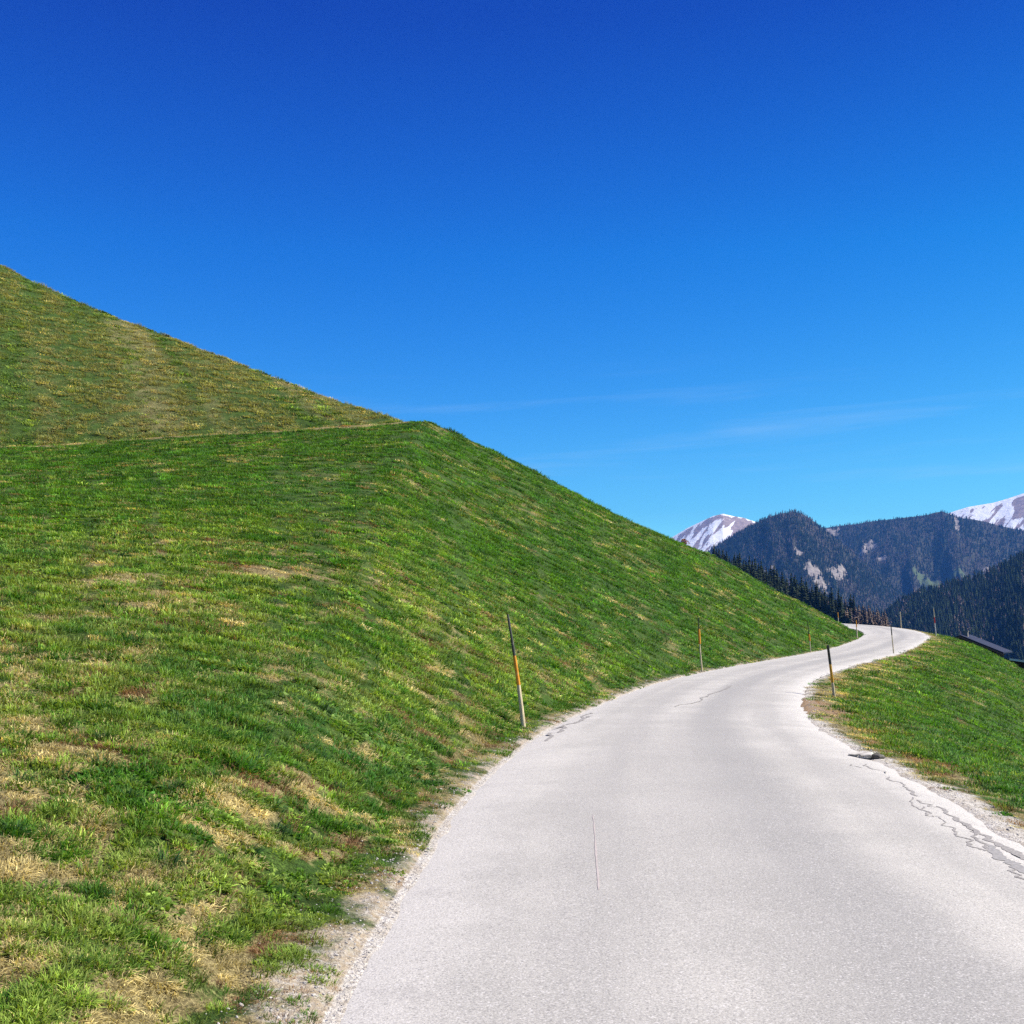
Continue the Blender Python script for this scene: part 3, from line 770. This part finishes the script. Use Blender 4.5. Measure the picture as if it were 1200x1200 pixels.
# ------------------------------------------------------------------ far woods
def cone_tree(seed, tiers, sides, radius, fill=1.0):
    """a 1 m tall conifer: ragged skirts of drooping boughs round a thin stem"""
    r = random.Random(seed); V, Fc, A = [], [], []
    for i in range(tiers):
        t = i / tiers; z0 = 0.08 + 0.90 * t; rad = radius * (1 - t) ** 0.85 * r.uniform(0.8, 1.15) + 0.012
        top = min(1.0, z0 + 0.92 / tiers * 1.7)
        c = len(V); V.append((0, 0, top)); A.append(0.75)
        ph = r.uniform(0, 6.28)
        for j in range(sides * 2):
            a = ph + math.pi * j / sides
            q = rad * (r.uniform(0.85, 1.2) if j % 2 == 0 else r.uniform(0.35, 0.6))
            V.append((q * math.cos(a), q * math.sin(a), z0 + (0 if j % 2 == 0 else 0.03) + r.uniform(-0.015, 0.015))); A.append(r.uniform(0.7, 1.3))
        for j in range(sides * 2):
            if r.random() < fill: Fc.append((c, c + 1 + j, c + 1 + (j + 1) % (sides * 2)))
    return make_mesh('conifer', V, np.array(Fc), M_FARTREE, False, {'vary': np.array(A)})
FT = [cone_tree(500 + k, 7, 6, 0.17 + 0.02 * k) for k in range(4)] + [cone_tree(600 + k, 8, 5, 0.20, 0.55) for k in range(2)]
def wood_on(rg, name, label, n, hmin, hmax, u0, u1, s0, s1, rock, pale, cpow=1.0):
    u = u0 + (u1 - u0) * RNG.random(n); s = s0 + (s1 - s0) * RNG.random(n) ** cpow
    keep = rock(u, s) < 0.34 + 0.26 * RNG.random(n)
    u, s = u[keep], s[keep]; n = len(u)
    p = rg.pos(u, s)
    h = RNG.uniform(hmin, hmax, n)
    lar = RNG.random(n) < pale * np.clip(0.4 + 3.2 * (fbm(u / 22.0, s * 9, 3, 77) - 0.42), 0.05, 1.4)
    idx = np.where(lar, RNG.integers(4, 6, n), RNG.integers(0, 4, n))
    t = np.where(lar[:, None], np.array((0.185, 0.150, 0.130)) * RNG.uniform(0.5, 1.3, (n, 1)), np.array((0.020, 0.034, 0.019)) * RNG.uniform(0.55, 1.5, (n, 1)))
    w = RNG.uniform(0.85, 1.25, n)
    p[:, 2] -= 0.06 * h
    scatter(name, label, 'forest', None, FT, p, np.tile((0, 0, 1.0), (n, 1)), RNG.random(n) * 6.28, np.stack([h * w, h * w, h], 1), idx, t)
mx = lambda f, g: (lambda u, s: np.maximum(f(u, s), g(u, s)))
wood_on(slope_e, 'forest_on_slope', 'dark mixed forest on the steep slope across the valley at the right', 12500, 11, 20, 960, 1420, 0.12, 1.0, rock_e, 0.26)
wood_on(dome, 'forest_on_mountain', 'blue green forest covering the rounded mountain behind the spur', 20000, 8, 15, 790, 1130, 0.25, 1.0, rock_dome, 0.42)
wood_on(ridge_far, 'forest_on_ridge', 'hazy forest covering the long ridge below the right snow peak', 20000, 9, 16, 900, 1330, 0.25, 0.995, mx(rock_far, mead_far), 0.48)

# ------------------------------------------------------------------ spruces and bare larches behind the spur, one by one
def mat_foliage(name, a, b):
    g = NT(name); v = g.attr('vary').outputs['Fac']
    rnd = g.n('ObjectInfo').outputs['Random']
    c = g.mix(g.math('MULTIPLY', rnd, 1.0), a, b)
    g.principled(g.mix(1.0, c, g.n('CombineColor', Red=v, Green=v, Blue=v).outputs[0], 'MULTIPLY'), 0.9, None, 0.1); return g.m
M_SPRUCE = mat_foliage('spruce_needles', (0.016, 0.028, 0.014), (0.034, 0.046, 0.022))
M_LARCH = mat_foliage('bare_larch_twigs', (0.135, 0.098, 0.074), (0.215, 0.160, 0.125))
M_BARK = (lambda g: (g.principled(g.mix(g.ramp(g.noise(g.obj(), 6.0, 4), 0.35, 0.65), (0.045, 0.034, 0.026), (0.12, 0.09, 0.07)), 0.95), g.m)[1])(NT('bark'))
def crown_mesh(name, seed, h, rad, tiers, per, mat, droop, fill, z0f):
    """whorls of boughs; each bough is a spine with side sprays, so the sky shows between them"""
    r = random.Random(seed); V, Fc, A = [], [], []
    for i in range(tiers):
        t = (i + r.random() * 0.5) / tiers; z = h * (z0f + (1 - z0f) * t)
        L = rad * (1 - t) ** 0.8 * r.uniform(0.75, 1.15) + 0.15
        for k in range(per):
            if r.random() > fill: continue
            a = 6.283 * (k + r.random() * 0.8) / per + i * 0.7; l = L * r.uniform(0.7, 1.15); w = l * r.uniform(0.26, 0.42)
            ca, sa = math.cos(a), math.sin(a); var = r.uniform(0.6, 1.35); i0 = len(V); dz = droop * l * r.uniform(0.6, 1.3)
            up = h / tiers * 0.75
            for f, wf, zf in ((0.03, 0.25, up), (0.45, 1.0, up * 0.35 - dz * 0.35), (0.8, 0.75, -dz * 0.8), (1.0, 0.05, -dz)):
                cx, cy = ca * l * f, sa * l * f; ww = w * wf
                V += [(cx + sa * ww, cy - ca * ww, z + zf - 0.12 * ww), (cx, cy, z + zf + 0.25 * ww), (cx - sa * ww, cy + ca * ww, z + zf - 0.12 * ww)]
                A += [var * 0.85, var * 1.1, var * 0.85]
            for q in range(3):
                j = i0 + 3 * q; Fc += [(j, j + 1, j + 4, j + 3), (j + 1, j + 2, j + 5, j + 4)]
    i0 = len(V); V += [(-.25, 0, h * .93), (.25, 0, h * .93), (0, 0, h * 1.03), (0, .02, h * 1.03)]; A += [1] * 4; Fc.append((i0, i0 + 1, i0 + 2, i0 + 3))
    return make_mesh(name, V, np.array(Fc), mat, False, {'vary': np.array(A)})
def trunk_mesh(h, r0, seed):
    r = random.Random(seed); V, Fc = [], []; n = 7; k = 6; ox = oy = 0.0
    for i in range(k):
        t = i / (k - 1); rr = r0 * (1 - 0.94 * t) * (1.35 if i == 0 else 1); ox += r.uniform(-.05, .05); oy += r.uniform(-.05, .05)
        for j in range(n): V.append((ox + rr * math.cos(6.283 * j / n), oy + rr * math.sin(6.283 * j / n), h * t - 0.4 * (i == 0)))
    for i in range(k - 1):
        for j in range(n): Fc.append((i * n + j, i * n + (j + 1) % n, (i + 1) * n + (j + 1) % n, (i + 1) * n + j))
    return make_mesh('trunk', V, np.array(Fc), M_BARK, True)
SPR = [(crown_mesh('crown', 700 + k, 20, 3.3 + 0.3 * k, 17, 9, M_SPRUCE, 0.38, 0.95, 0.08), trunk_mesh(19.5, 0.30, k)) for k in range(4)]
LAR = [(crown_mesh('crown', 800 + k, 17, 3.4, 14, 9, M_LARCH, 0.10, 0.92, 0.12), trunk_mesh(16.8, 0.24, 20 + k)) for k in range(3)]
def proto_tree(kind, pair):
    o = empty(kind, (0, 0, 0)); link('crown', pair[0], o); link('trunk', pair[1], o); return o
def place_trees():
    rr = random.Random(42)
    spots = []
    for row, (s, step) in enumerate(((0.995, 2.9), (0.965, 2.8), (0.93, 3.2), (0.89, 4.0))):
        u = 836.0 + row * 2
        while u < 1040:
            spots.append((u, s, 'spruce' if u < 996 + rr.uniform(-14, 14) else 'larch')); u += step * rr.uniform(0.6, 1.5)
    u = 992.0
    while u < 1056:
        spots.append((u, 0.90, 'larch')); u += 5.2 * rr.uniform(0.7, 1.4)
    spots = [(u, s, 'larch' if (k == 'spruce' and rr.random() < 0.06) else k) for u, s, k in spots]
    first = {}
    for u, s, kind in spots:
        q = wood.pos(np.array([u]), np.array([s]))[0]
        if kind == 'spruce': pair, nm, lab, grp = rr.choice(SPR), 'spruce_tree', 'dark green spruce in the row of conifers rising behind the grassy spur', 'spruces behind the grassy spur'
        else: pair, nm, lab, grp = rr.choice(LAR), 'larch_tree', 'bare brown larch among the trees beyond the bend in the road', 'bare larches beyond the bend'
        key = pair[0].name
        if key not in first:
            first[key] = o = proto_tree(nm, pair)
        else:
            src = first[key]; o = src.copy(); COL.objects.link(o)
            for ch in src.children:
                c = ch.copy(); COL.objects.link(c); c.parent = o
        f = rr.uniform(0.64, 0.98) * (0.98 if kind == 'larch' else 1.0)
        o.location = (q[0], q[1], q[2] - 0.5); o.rotation_euler = (rr.uniform(-.03, .03), rr.uniform(-.03, .03), rr.uniform(0, 6.28)); o.scale = (f * rr.uniform(1.0, 1.4),) * 2 + (f,)
        tag(o, lab, 'tree', grp)
place_trees()

# ------------------------------------------------------------------ snow poles
def mat_paint(name, col, wear, rough=0.6):
    g = NT(name); co = g.obj()
    n = g.noise(co, 9.0, 5, 0.65); st = g.n('Mapping', Vector=co, Scale=(14.0, 14.0, 1.2)).outputs[0]; n2 = g.noise(st, 4.0, 4, 0.6)
    c = g.mix(g.ramp(n2, 0.35, 0.7), col, tuple(k * 0.62 for k in col)); c = g.mix(g.ramp(n, 0.60, 0.70, 0.0, 0.8), c, wear)
    g.principled(c, rough, g.bump(n2, 0.4, 0.004), 0.3); return g.m
M_WOOD = mat_paint('weathered_wood', (0.72, 0.60, 0.39), (0.48, 0.38, 0.25), 0.85)
M_ORANGE = mat_paint('orange_paint', (0.80, 0.33, 0.030), (0.66, 0.42, 0.18))
M_BLACK = mat_paint('black_paint', (0.040, 0.042, 0.036), (0.34, 0.31, 0.24))
M_GREYBLACK = mat_paint('weathered_black_paint', (0.085, 0.088, 0.070), (0.42, 0.40, 0.31))
M_RED = mat_paint('red_paint', (0.55, 0.035, 0.025), (0.40, 0.12, 0.08))
M_WHITE = mat_paint('white_paint', (0.70, 0.68, 0.64), (0.45, 0.41, 0.35))
M_YELLOW = mat_paint('yellow_paint', (0.70, 0.36, 0.030), (0.48, 0.33, 0.15))
def hit(u, v):
    """where a sight line first meets the ground"""
    d = ray(u, v); ys = np.geomspace(3, 140, 5000)
    diff = EYE + d[2] * ys - ground(d[0] * ys, ys)[0]
    k = np.argmax(diff <= 0); y = ys[k]
    return np.array([d[0] * y, y, EYE + d[2] * y])
def rod(name, parent, p0, p1, r0, r1, f0, f1, mat, seed, rings=7, proud=0.0):
    """the stretch f0..f1 of a slightly bent, tapering rod"""
    r = random.Random(seed); V, Fc = [], []; n = 10
    ax = Vector(p1) - Vector(p0); e1 = ax.cross(Vector((0, 1, 0))).normalized(); e2 = ax.cross(e1).normalized()
    bend = (r.uniform(-.012, .012), r.uniform(-.012, .012))
    for i in range(rings):
        f = f0 + (f1 - f0) * i / (rings - 1); c = Vector(p0) + ax * f + (e1 * bend[0] + e2 * bend[1]) * math.sin(math.pi * f) * ax.length
        rr = r0 + (r1 - r0) * f + proud
        for j in range(n):
            a = 6.283 * j / n; q = c + (e1 * math.cos(a) + e2 * math.sin(a)) * rr * (1 + 0.06 * math.sin(2 * a + seed))
            V.append(tuple(q))
    for i in range(rings - 1):
        for j in range(n): Fc.append((i * n + j, i * n + (j + 1) % n, (i + 1) * n + (j + 1) % n, (i + 1) * n + j))
    faces = [tuple(f) for f in Fc] + [tuple(range(n))[::-1], tuple(range((rings - 1) * n, rings * n))]
    return link(name, make_mesh(name, V, faces, mat, False), parent)
def snow_pole(base, top, length_hint, bands, rad, label, seed):
    """base on the ground, top leaning as it stands; bands = (part, from, to, material, proud)"""
    b = np.array(base, float)
    if length_hint is None:
        d = ray(*top); t = np.array([d[0] * b[1], b[1], EYE + d[2] * b[1]])
    else: t = b + np.array(length_hint)
    o = empty('snow_pole', b); rel = Vector(t - b); tag(o, label, 'snow pole', 'wooden snow poles along the road')
    for part, f0, f1, m, pr in bands:
        rod(part, o, (0, 0, 0), rel, rad[0], rad[1], -0.13 if f0 == 0 else f0, f1, m, seed, 7, pr)
    return o
snow_pole(hit(613.5, 852), (595, 720), None, [('bare_shaft', 0, .37, M_WOOD, 0), ('orange_band', .37, .63, M_ORANGE, .0015), ('black_tip', .63, 1, M_GREYBLACK, 0.0005)], (.036, .016), 'thickest nearest snow pole leaning left, orange in the middle, in grass at left verge', 1)
snow_pole(hit(823, 789), (818.5, 724), None, [('bare_shaft', 0, .53, M_WOOD, 0), ('orange_band', .53, .80, M_ORANGE, .022), ('black_tip', .80, 1, M_BLACK, 0)], (.032, .016), 'thin snow pole with broad orange sleeve beside the left verge, second along the hill', 2)
snow_pole(hit(950, 764), (946.3, 728), None, [('bare_shaft', 0, .36, M_WOOD, 0), ('orange_band', .36, .58, M_ORANGE, .028), ('black_tip', .58, 1, M_BLACK, 0.004)], (.036, .020), 'snow pole with orange band and black top half, on left verge just before the bend', 3)
snow_pole(hit(977.5, 817), (970, 756), None, [('bare_shaft', 0, .28, M_WOOD, 0), ('yellow_band', .28, .63, M_YELLOW, .0015), ('black_tip', .63, 1, M_BLACK, .004)], (.040, .028), 'snow pole with black top and yellow band on the brown inside corner at right', 4)
snow_pole(hit(1047.5, 767), (1044, 732.5), None, [('bare_shaft', 0, .66, M_WOOD, 0), ('black_tip', .66, 1, M_BLACK, .004)], (.044, .028), 'pale wooden snow pole with short black top, right verge ahead of the yellow banded one', 5)
q = hit(1097, 745.5)
snow_pole(q, (1094, 712), None, [('white_shaft', 0, .46, M_WHITE, 0.004), ('red_band', .46, .66, M_RED, .010), ('bare_tip', .66, 1, M_WOOD, 0)], (.050, .026), 'red and white snow pole on the meadow crest at the outside of the bend', 6)
q = hit(1004.5, 748)
snow_pole(q, (1003.3, 726.5), None, [('bare_shaft', 0, .62, M_WOOD, 0), ('orange_band', .62, 1, M_ORANGE, .003)], (.055, .040), 'pale snow pole with orange top at the grass tip inside the bend', 7)
bx, by = 35.05, 124.0
q = np.array([bx, by, float(ground(np.array([bx]), np.array([by]))[0][0])])
snow_pole(q, None, (-0.05, 0, max(1.9, EYE + 16.5 / F * by - q[2])), [('bare_shaft', 0, .7, M_WOOD, 0), ('orange_band', .7, 1, M_ORANGE, .008)], (.055, .045), 'snow pole mostly hidden behind the spur, only its orange top showing', 8)
bx, by = 41.45, 123.0
q = np.array([bx, by, float(ground(np.array([bx]), np.array([by]))[0][0])])
snow_pole(q, None, (-0.06, 0, 1.75), [('bare_shaft', 0, .8, M_WOOD, 0), ('bare_tip', .8, 1, M_WOOD, .003)], (.055, .040), 'bare pale snow pole behind the far road edge, in front of brown larches', 9)

# ------------------------------------------------------------------ the barn and the shed below the meadow
def mat_boards():
    g = NT('dark_barn_boards'); co = g.obj()
    w = g.n('TexWave', {'wave_type': 'BANDS', 'bands_direction': 'X'}, Vector=co, Scale=2.6, Distortion=0.6, Detail=2.0).outputs['Fac']
    c = g.mix(g.ramp(w, 0.05, 0.25), (0.012, 0.009, 0.007), g.mix(g.ramp(g.noise(co, 3.0, 5), 0.3, 0.7), (0.030, 0.020, 0.014), (0.060, 0.040, 0.027)))
    g.principled(c, 0.9, g.bump(w, 0.5, 0.02), 0.15); return g.m
def mat_sheet():
    g = NT('blue_grey_sheet_roof'); co = g.obj()
    w = g.n('TexWave', {'wave_type': 'BANDS', 'bands_direction': 'Y'}, Vector=co, Scale=1.6, Distortion=0.0).outputs['Fac']
    c = g.mix(g.ramp(g.noise(co, 0.9, 5, 0.65), 0.35, 0.7), (0.010, 0.016, 0.046), (0.020, 0.026, 0.058))
    g.principled(c, 0.75, g.bump(w, 0.4, 0.03), 0.2, 0.0); return g.m
M_BOARD, M_SHEET = mat_boards(), mat_sheet()
M_TRIM = mat_paint('brown_bargeboard', (0.16, 0.085, 0.055), (0.24, 0.17, 0.13), 0.8)
M_MASON = mat_paint('rubble_base', (0.28, 0.26, 0.23), (0.20, 0.18, 0.16), 0.95)
def box_into(V, Fc, lo, hi):
    i = len(V)
    for z in (lo[2], hi[2]):
        V += [(lo[0], lo[1], z), (hi[0], lo[1], z), (hi[0], hi[1], z), (lo[0], hi[1], z)]
    Fc += [tuple(i + k for k in f) for f in ((3, 2, 1, 0), (4, 5, 6, 7), (0, 1, 5, 4), (1, 2, 6, 5), (2, 3, 7, 6), (3, 0, 4, 7))]
def prism_y(V, Fc, prof, y0, y1):
    """a profile in x-z drawn out along y"""
    i, n = len(V), len(prof)
    V += [(x, y0, z) for x, z in prof] + [(x, y1, z) for x, z in prof]
    Fc += [tuple(range(i, i + n)), tuple(range(i + 2 * n - 1, i + n - 1, -1))] + [(i + (k + 1) % n, i + k, i + n + k, i + n + (k + 1) % n) for k in range(n)]
def barn():
    D = 150.0; p = at(1127, 744.0, D)
    hw, ln, pitch = 4.2, 5.2, math.tan(R(23))
    ridge = 8.0
    gz = float(ground(np.array([p[0]]), np.array([p[1] + 3]))[0][0])
    o = empty('barn', (p[0], p[1], p[2] - ridge), R(-32))
    tag(o, 'dark timber barn with blue grey sheet roof, half hidden below the meadow crest', 'barn')
    ev = ridge - 0.25 - hw * pitch
    V, Fc = [], []; prism_y(V, Fc, [(-hw, 2.2), (hw, 2.2), (hw, ev), (0, ridge - 0.25), (-hw, ev)], 0.0, ln); link('wall', make_mesh('wall', V, Fc, M_BOARD), o)
    V, Fc = [], []; box_into(V, Fc, (-hw - .12, -.12, min(-3.0, gz - o.location.z - 1.0)), (hw + .12, ln + .12, 2.2)); link('stone_base', make_mesh('stone_base', V, Fc, M_MASON), o)
    rf = None
    for sgn in (1, -1):
        e = hw + 0.9; V, Fc = [], []
        prof = [(0.0, ridge), (sgn * e, ridge - e * pitch), (sgn * e, ridge - e * pitch - .16), (0.0, ridge - .16)]
        prism_y(V, Fc, prof if sgn < 0 else prof[::-1], -1.0, ln + 1.0); rf = link('roof', make_mesh('roof', V, Fc, M_SHEET), o)
        V, Fc = [], []
        prof = [(0.0, ridge - .163), (sgn * (e - .02), ridge - e * pitch - .155), (sgn * (e - .02), ridge - e * pitch - .40), (0.0, ridge - .42)]
        prism_y(V, Fc, prof if sgn < 0 else prof[::-1], -1.03, -0.98); link('bargeboard', make_mesh('bargeboard', V, Fc, M_TRIM), o)
    V, Fc = [], []; box_into(V, Fc, (-.02, 1.0, ridge - .5), (.55, 1.6, ridge + .42)); box_into(V, Fc, (-.09, .93, ridge + .42), (.62, 1.67, ridge + .52))
    link('chimney', make_mesh('chimney', V, Fc, M_MASON), rf)
    V, Fc = [], []; box_into(V, Fc, (-1.5, -.06, 2.21), (1.5, -.003, 5.0)); dr = link('door', make_mesh('door', V, Fc, M_TRIM), o)
    V, Fc = [], []; box_into(V, Fc, (1.1, -.12, 3.4), (1.25, -.061, 3.7)); link('handle', make_mesh('handle', V, Fc, M_BLACK), dr)
barn()
def shed():
    p = at(1181, 771.5, 132.0)
    o = empty('shed', (p[0], p[1], p[2] - 3.0), R(-8)); tag(o, 'low dark shed roof with pale edge showing below the barn at the right', 'shed')
    V, Fc = [], []; prism_y(V, Fc, [(0.4, -2.5), (6.6, -2.5), (6.6, 1.9), (0.4, 2.78)], 0.0, 4.0); link('wall', make_mesh('wall', V, Fc, M_BOARD), o)
    V, Fc = [], []; prism_y(V, Fc, [(0, 2.84), (7.0, 1.86), (7.0, 2.02), (0, 3.0)], -0.6, 4.6); link('roof', make_mesh('roof', V, Fc, M_SHEET), o)
    V, Fc = [], []; prism_y(V, Fc, [(0, 2.80), (7.0, 1.82), (7.0, 2.03), (0, 3.02)], -0.66, -0.603); link('roof_edge', make_mesh('roof_edge', V, Fc, M_WHITE), o)
shed()

# ------------------------------------------------------------------ small things: cracks in the paving, flat stone, rusty shrub
def mat_flat(name, a, b, sc=40.0, rough=0.95):
    g = NT(name); g.principled(g.mix(g.ramp(g.noise(g.obj(), sc, 4), 0.35, 0.65), a, b), rough, None, 0.1); return g.m
M_CRACK = mat_flat('crack_tar', (0.21, 0.200, 0.192), (0.35, 0.335, 0.320))
M_PATCH = mat_flat('worn_patch', (0.24, 0.235, 0.232), (0.33, 0.32, 0.312))
def crack(pix, w0, w1, seed, mat=None, name='crack', JIT=1.0):
    p = np.array([on_road(*q) for q in pix]); c = spline(p, 30)
    r = np.random.default_rng(seed); n = len(c)
    d = np.gradient(c, axis=0); d /= np.linalg.norm(d, axis=1, keepdims=True); nn = np.stack([-d[:, 1], d[:, 0]], 1)
    dist = np.linalg.norm(c, axis=1); k = np.arange(n)
    c = c + nn * ((fbm(k / 16.0, k * 0 + seed, 3, seed) - 0.5) * 0.12 * np.clip(dist / 10, .6, 1.5) * JIT)[:, None]
    w = (w0 + (w1 - w0) * np.linspace(0, 1, n)) * (0.35 + 1.3 * fbm(k / 8.0, k * 0 + 7, 2, seed + 1)) * np.minimum(1, np.minimum(k, n - 1 - k) / 4.0 + 0.1)
    a, b = c + nn * w[:, None] / 2, c - nn * w[:, None] / 2
    V = np.empty((2 * n, 3)); V[0::2, :2], V[1::2, :2] = a, b
    V[:, 2] = road_z(V[:, 0], V[:, 1]) + 0.0025 * np.clip(V[:, 1] / 12, 1, 3)
    f = np.array([(2 * i, 2 * i + 1, 2 * i + 3, 2 * i + 2) for i in range(n - 1)])
    return link(name, make_mesh(name, V, f, mat or M_CRACK), ROAD)
crack([(1041, 913), (1052, 921), (1063, 929), (1078, 937)], .018, .035, 1)
crack([(1098, 948), (1110, 957), (1122, 964), (1136, 973), (1152, 982), (1168, 991), (1184, 1001), (1204, 1013)], .025, .085, 2)
crack([(1066, 938), (1072, 948), (1082, 955), (1092, 959)], .012, .02, 3)
crack([(1074, 941), (1086, 947), (1099, 950)], .02, .02, 4)
crack([(1100, 962), (1109, 972), (1119, 977), (1126, 985), (1138, 991), (1144, 999), (1153, 1003)], .012, .03, 5)
crack([(1134, 978), (1146, 985), (1157, 994), (1162, 1001)], .02, .03, 6)
crack([(1083, 949), (1085, 956), (1094, 962), (1102, 961)], .015, .02, 7)
crack([(1186, 1024), (1190, 1031), (1204, 1038)], .03, .03, 8)
crack([(1015, 898), (1024, 903), (1034, 908)], .02, .02, 9)
crack([(998, 899), (1006, 903)], .02, .02, 10)
crack([(640, 871), (648, 861), (656, 859), (662, 853)], .05, .06, 11)
crack([(650, 855), (664, 851), (677, 848), (684, 843), (693, 841)], .06, .05, 12)
crack([(680, 845), (690, 838), (696, 837)], .04, .04, 13)
crack([(790, 832), (802, 829), (813, 828), (823, 822), (830, 818), (843, 813), (857, 806)], .03, .06, 14)
crack([(1158, 995), (1168, 1003), (1176, 1014), (1188, 1018), (1206, 1030)], .05, .10, 15, M_PATCH, 'worn_patch')
crack([(694, 962), (697, 990), (699, 1015), (702, 1055)], 0.008, .012, 17, mat_flat('faint_seam', (0.40, 0.352, 0.336), (0.46, 0.415, 0.395)), 'seam', 0.15)

def flat_stone():
    import bmesh
    q = hit(1012, 891); bm = bmesh.new()
    bmesh.ops.create_icosphere(bm, subdivisions=3, radius=1)
    for v in bm.verts:
        k = float(fbm(np.array([v.co.x * 1.6 + 5]), np.array([v.co.y * 1.6 + v.co.z * 1.3]), 3, 3)[0])
        f = 0.45 + 1.1 * k; v.co = Vector((v.co.x * .17 * f, v.co.y * .12 * f, max(-.02, min(.026, v.co.z * .07 * f))))
    me = bpy.data.meshes.new('flat_stone'); bm.to_mesh(me); bm.free(); me.materials.append(mat_flat('stone_slab', (0.34, 0.32, 0.29), (0.55, 0.53, 0.49), 9.0))
    o = link('flat_stone', me); o.location = (q[0], q[1], max(q[2], road_z(q[0], q[1])) + .010); o.rotation_euler = (.03, -.05, .5)
    tag(o, 'flat pale stone slab lying in the gravel at the right road edge', 'stone')
    bm = bmesh.new(); bmesh.ops.create_icosphere(bm, subdivisions=2, radius=1)  # dark lump added in place of the dark hole beside the slab
    for v in bm.verts: v.co = Vector((v.co.x * .11, v.co.y * .07, v.co.z * .04)) * (0.75 + 0.5 * float(vnoise(np.array([v.co.x * 2 + 9]), np.array([v.co.y * 2 + v.co.z]), 5)[0]))
    me = bpy.data.meshes.new('dark_hole_lump'); bm.to_mesh(me); bm.free(); me.materials.append(mat_flat('dark_hole_lump', (0.06, 0.056, 0.05), (0.15, 0.14, 0.13), 12.0))
    q = hit(1028, 889); o = link('dark_hole_lump', me); o.location = (q[0], q[1], max(q[2], road_z(q[0], q[1])) + .005); o.rotation_euler = (0, .05, .2)
    tag(o, 'dark lump standing in for the hole beside the pale slab at the right road edge', 'stone')
flat_stone()
def shrub():
    th = az_of(803); r = float(np.interp(th, RS_T, RS_R)) + 0.2
    x, y = r * math.sin(th), r * math.cos(th); z = float(ground(np.array([x]), np.array([y]))[0][0])
    o = empty('dry_shrub', (x, y, z)); tag(o, 'low rust brown shrub on the crest of the spur below the left snow peak', 'shrub')
    rr = random.Random(5); V, Fc, A = [], [], []
    for k in range(260):
        a, b, d = rr.uniform(0, 6.28), rr.uniform(0.1, 1.5), rr.random() ** .5
        c = Vector((math.cos(a) * math.cos(b) * .55 * d, math.sin(a) * math.cos(b) * .45 * d, math.sin(b) * .5 * d + .02)); i = len(V)
        for j in range(3): V.append(tuple(c + Vector((rr.uniform(-.09, .09), rr.uniform(-.09, .09), rr.uniform(-.07, .1)))))
        A += [rr.uniform(.6, 1.3)] * 3; Fc.append((i, i + 1, i + 2))
    link('twigs', make_mesh('twigs', V, np.array(Fc), mat_foliage('rusty_twigs', (0.34, 0.12, 0.06), (0.36, 0.14, 0.07)), False, {'vary': np.array(A)}), o)
    V, Fc = [], []
    for k in range(7):
        a = k * .9; box_into(V, Fc, (.2 * math.cos(a) - .012, .15 * math.sin(a) - .012, -.15), (.2 * math.cos(a) + .012, .15 * math.sin(a) + .012, .34))
    link('stems', make_mesh('stems', V, Fc, M_BARK), o)
shrub()

# ------------------------------------------------------------------ the air
def haze():
    V, Fc = [], []; box_into(V, Fc, (-11300, -11300, -146), (11300, 11300, 1150))
    m = bpy.data.materials.new('air'); m.use_nodes = True; t = m.node_tree; t.nodes.clear()
    out = t.nodes.new('ShaderNodeOutputMaterial'); pv = t.nodes.new('ShaderNodeVolumePrincipled')
    pv.inputs['Color'].default_value = (0.080, 0.29, 0.86, 1); pv.inputs['Density'].default_value = HAZE
    pv.inputs['Anisotropy'].default_value = 0.0
    t.links.new(pv.outputs[0], out.inputs['Volume'])
    o = link('haze', make_mesh('haze', V, Fc, m)); o['kind'] = 'stuff'; o['label'] = 'thin blue air between the road and the far mountains'
HAZE = 6.8e-5
haze()
#PART4
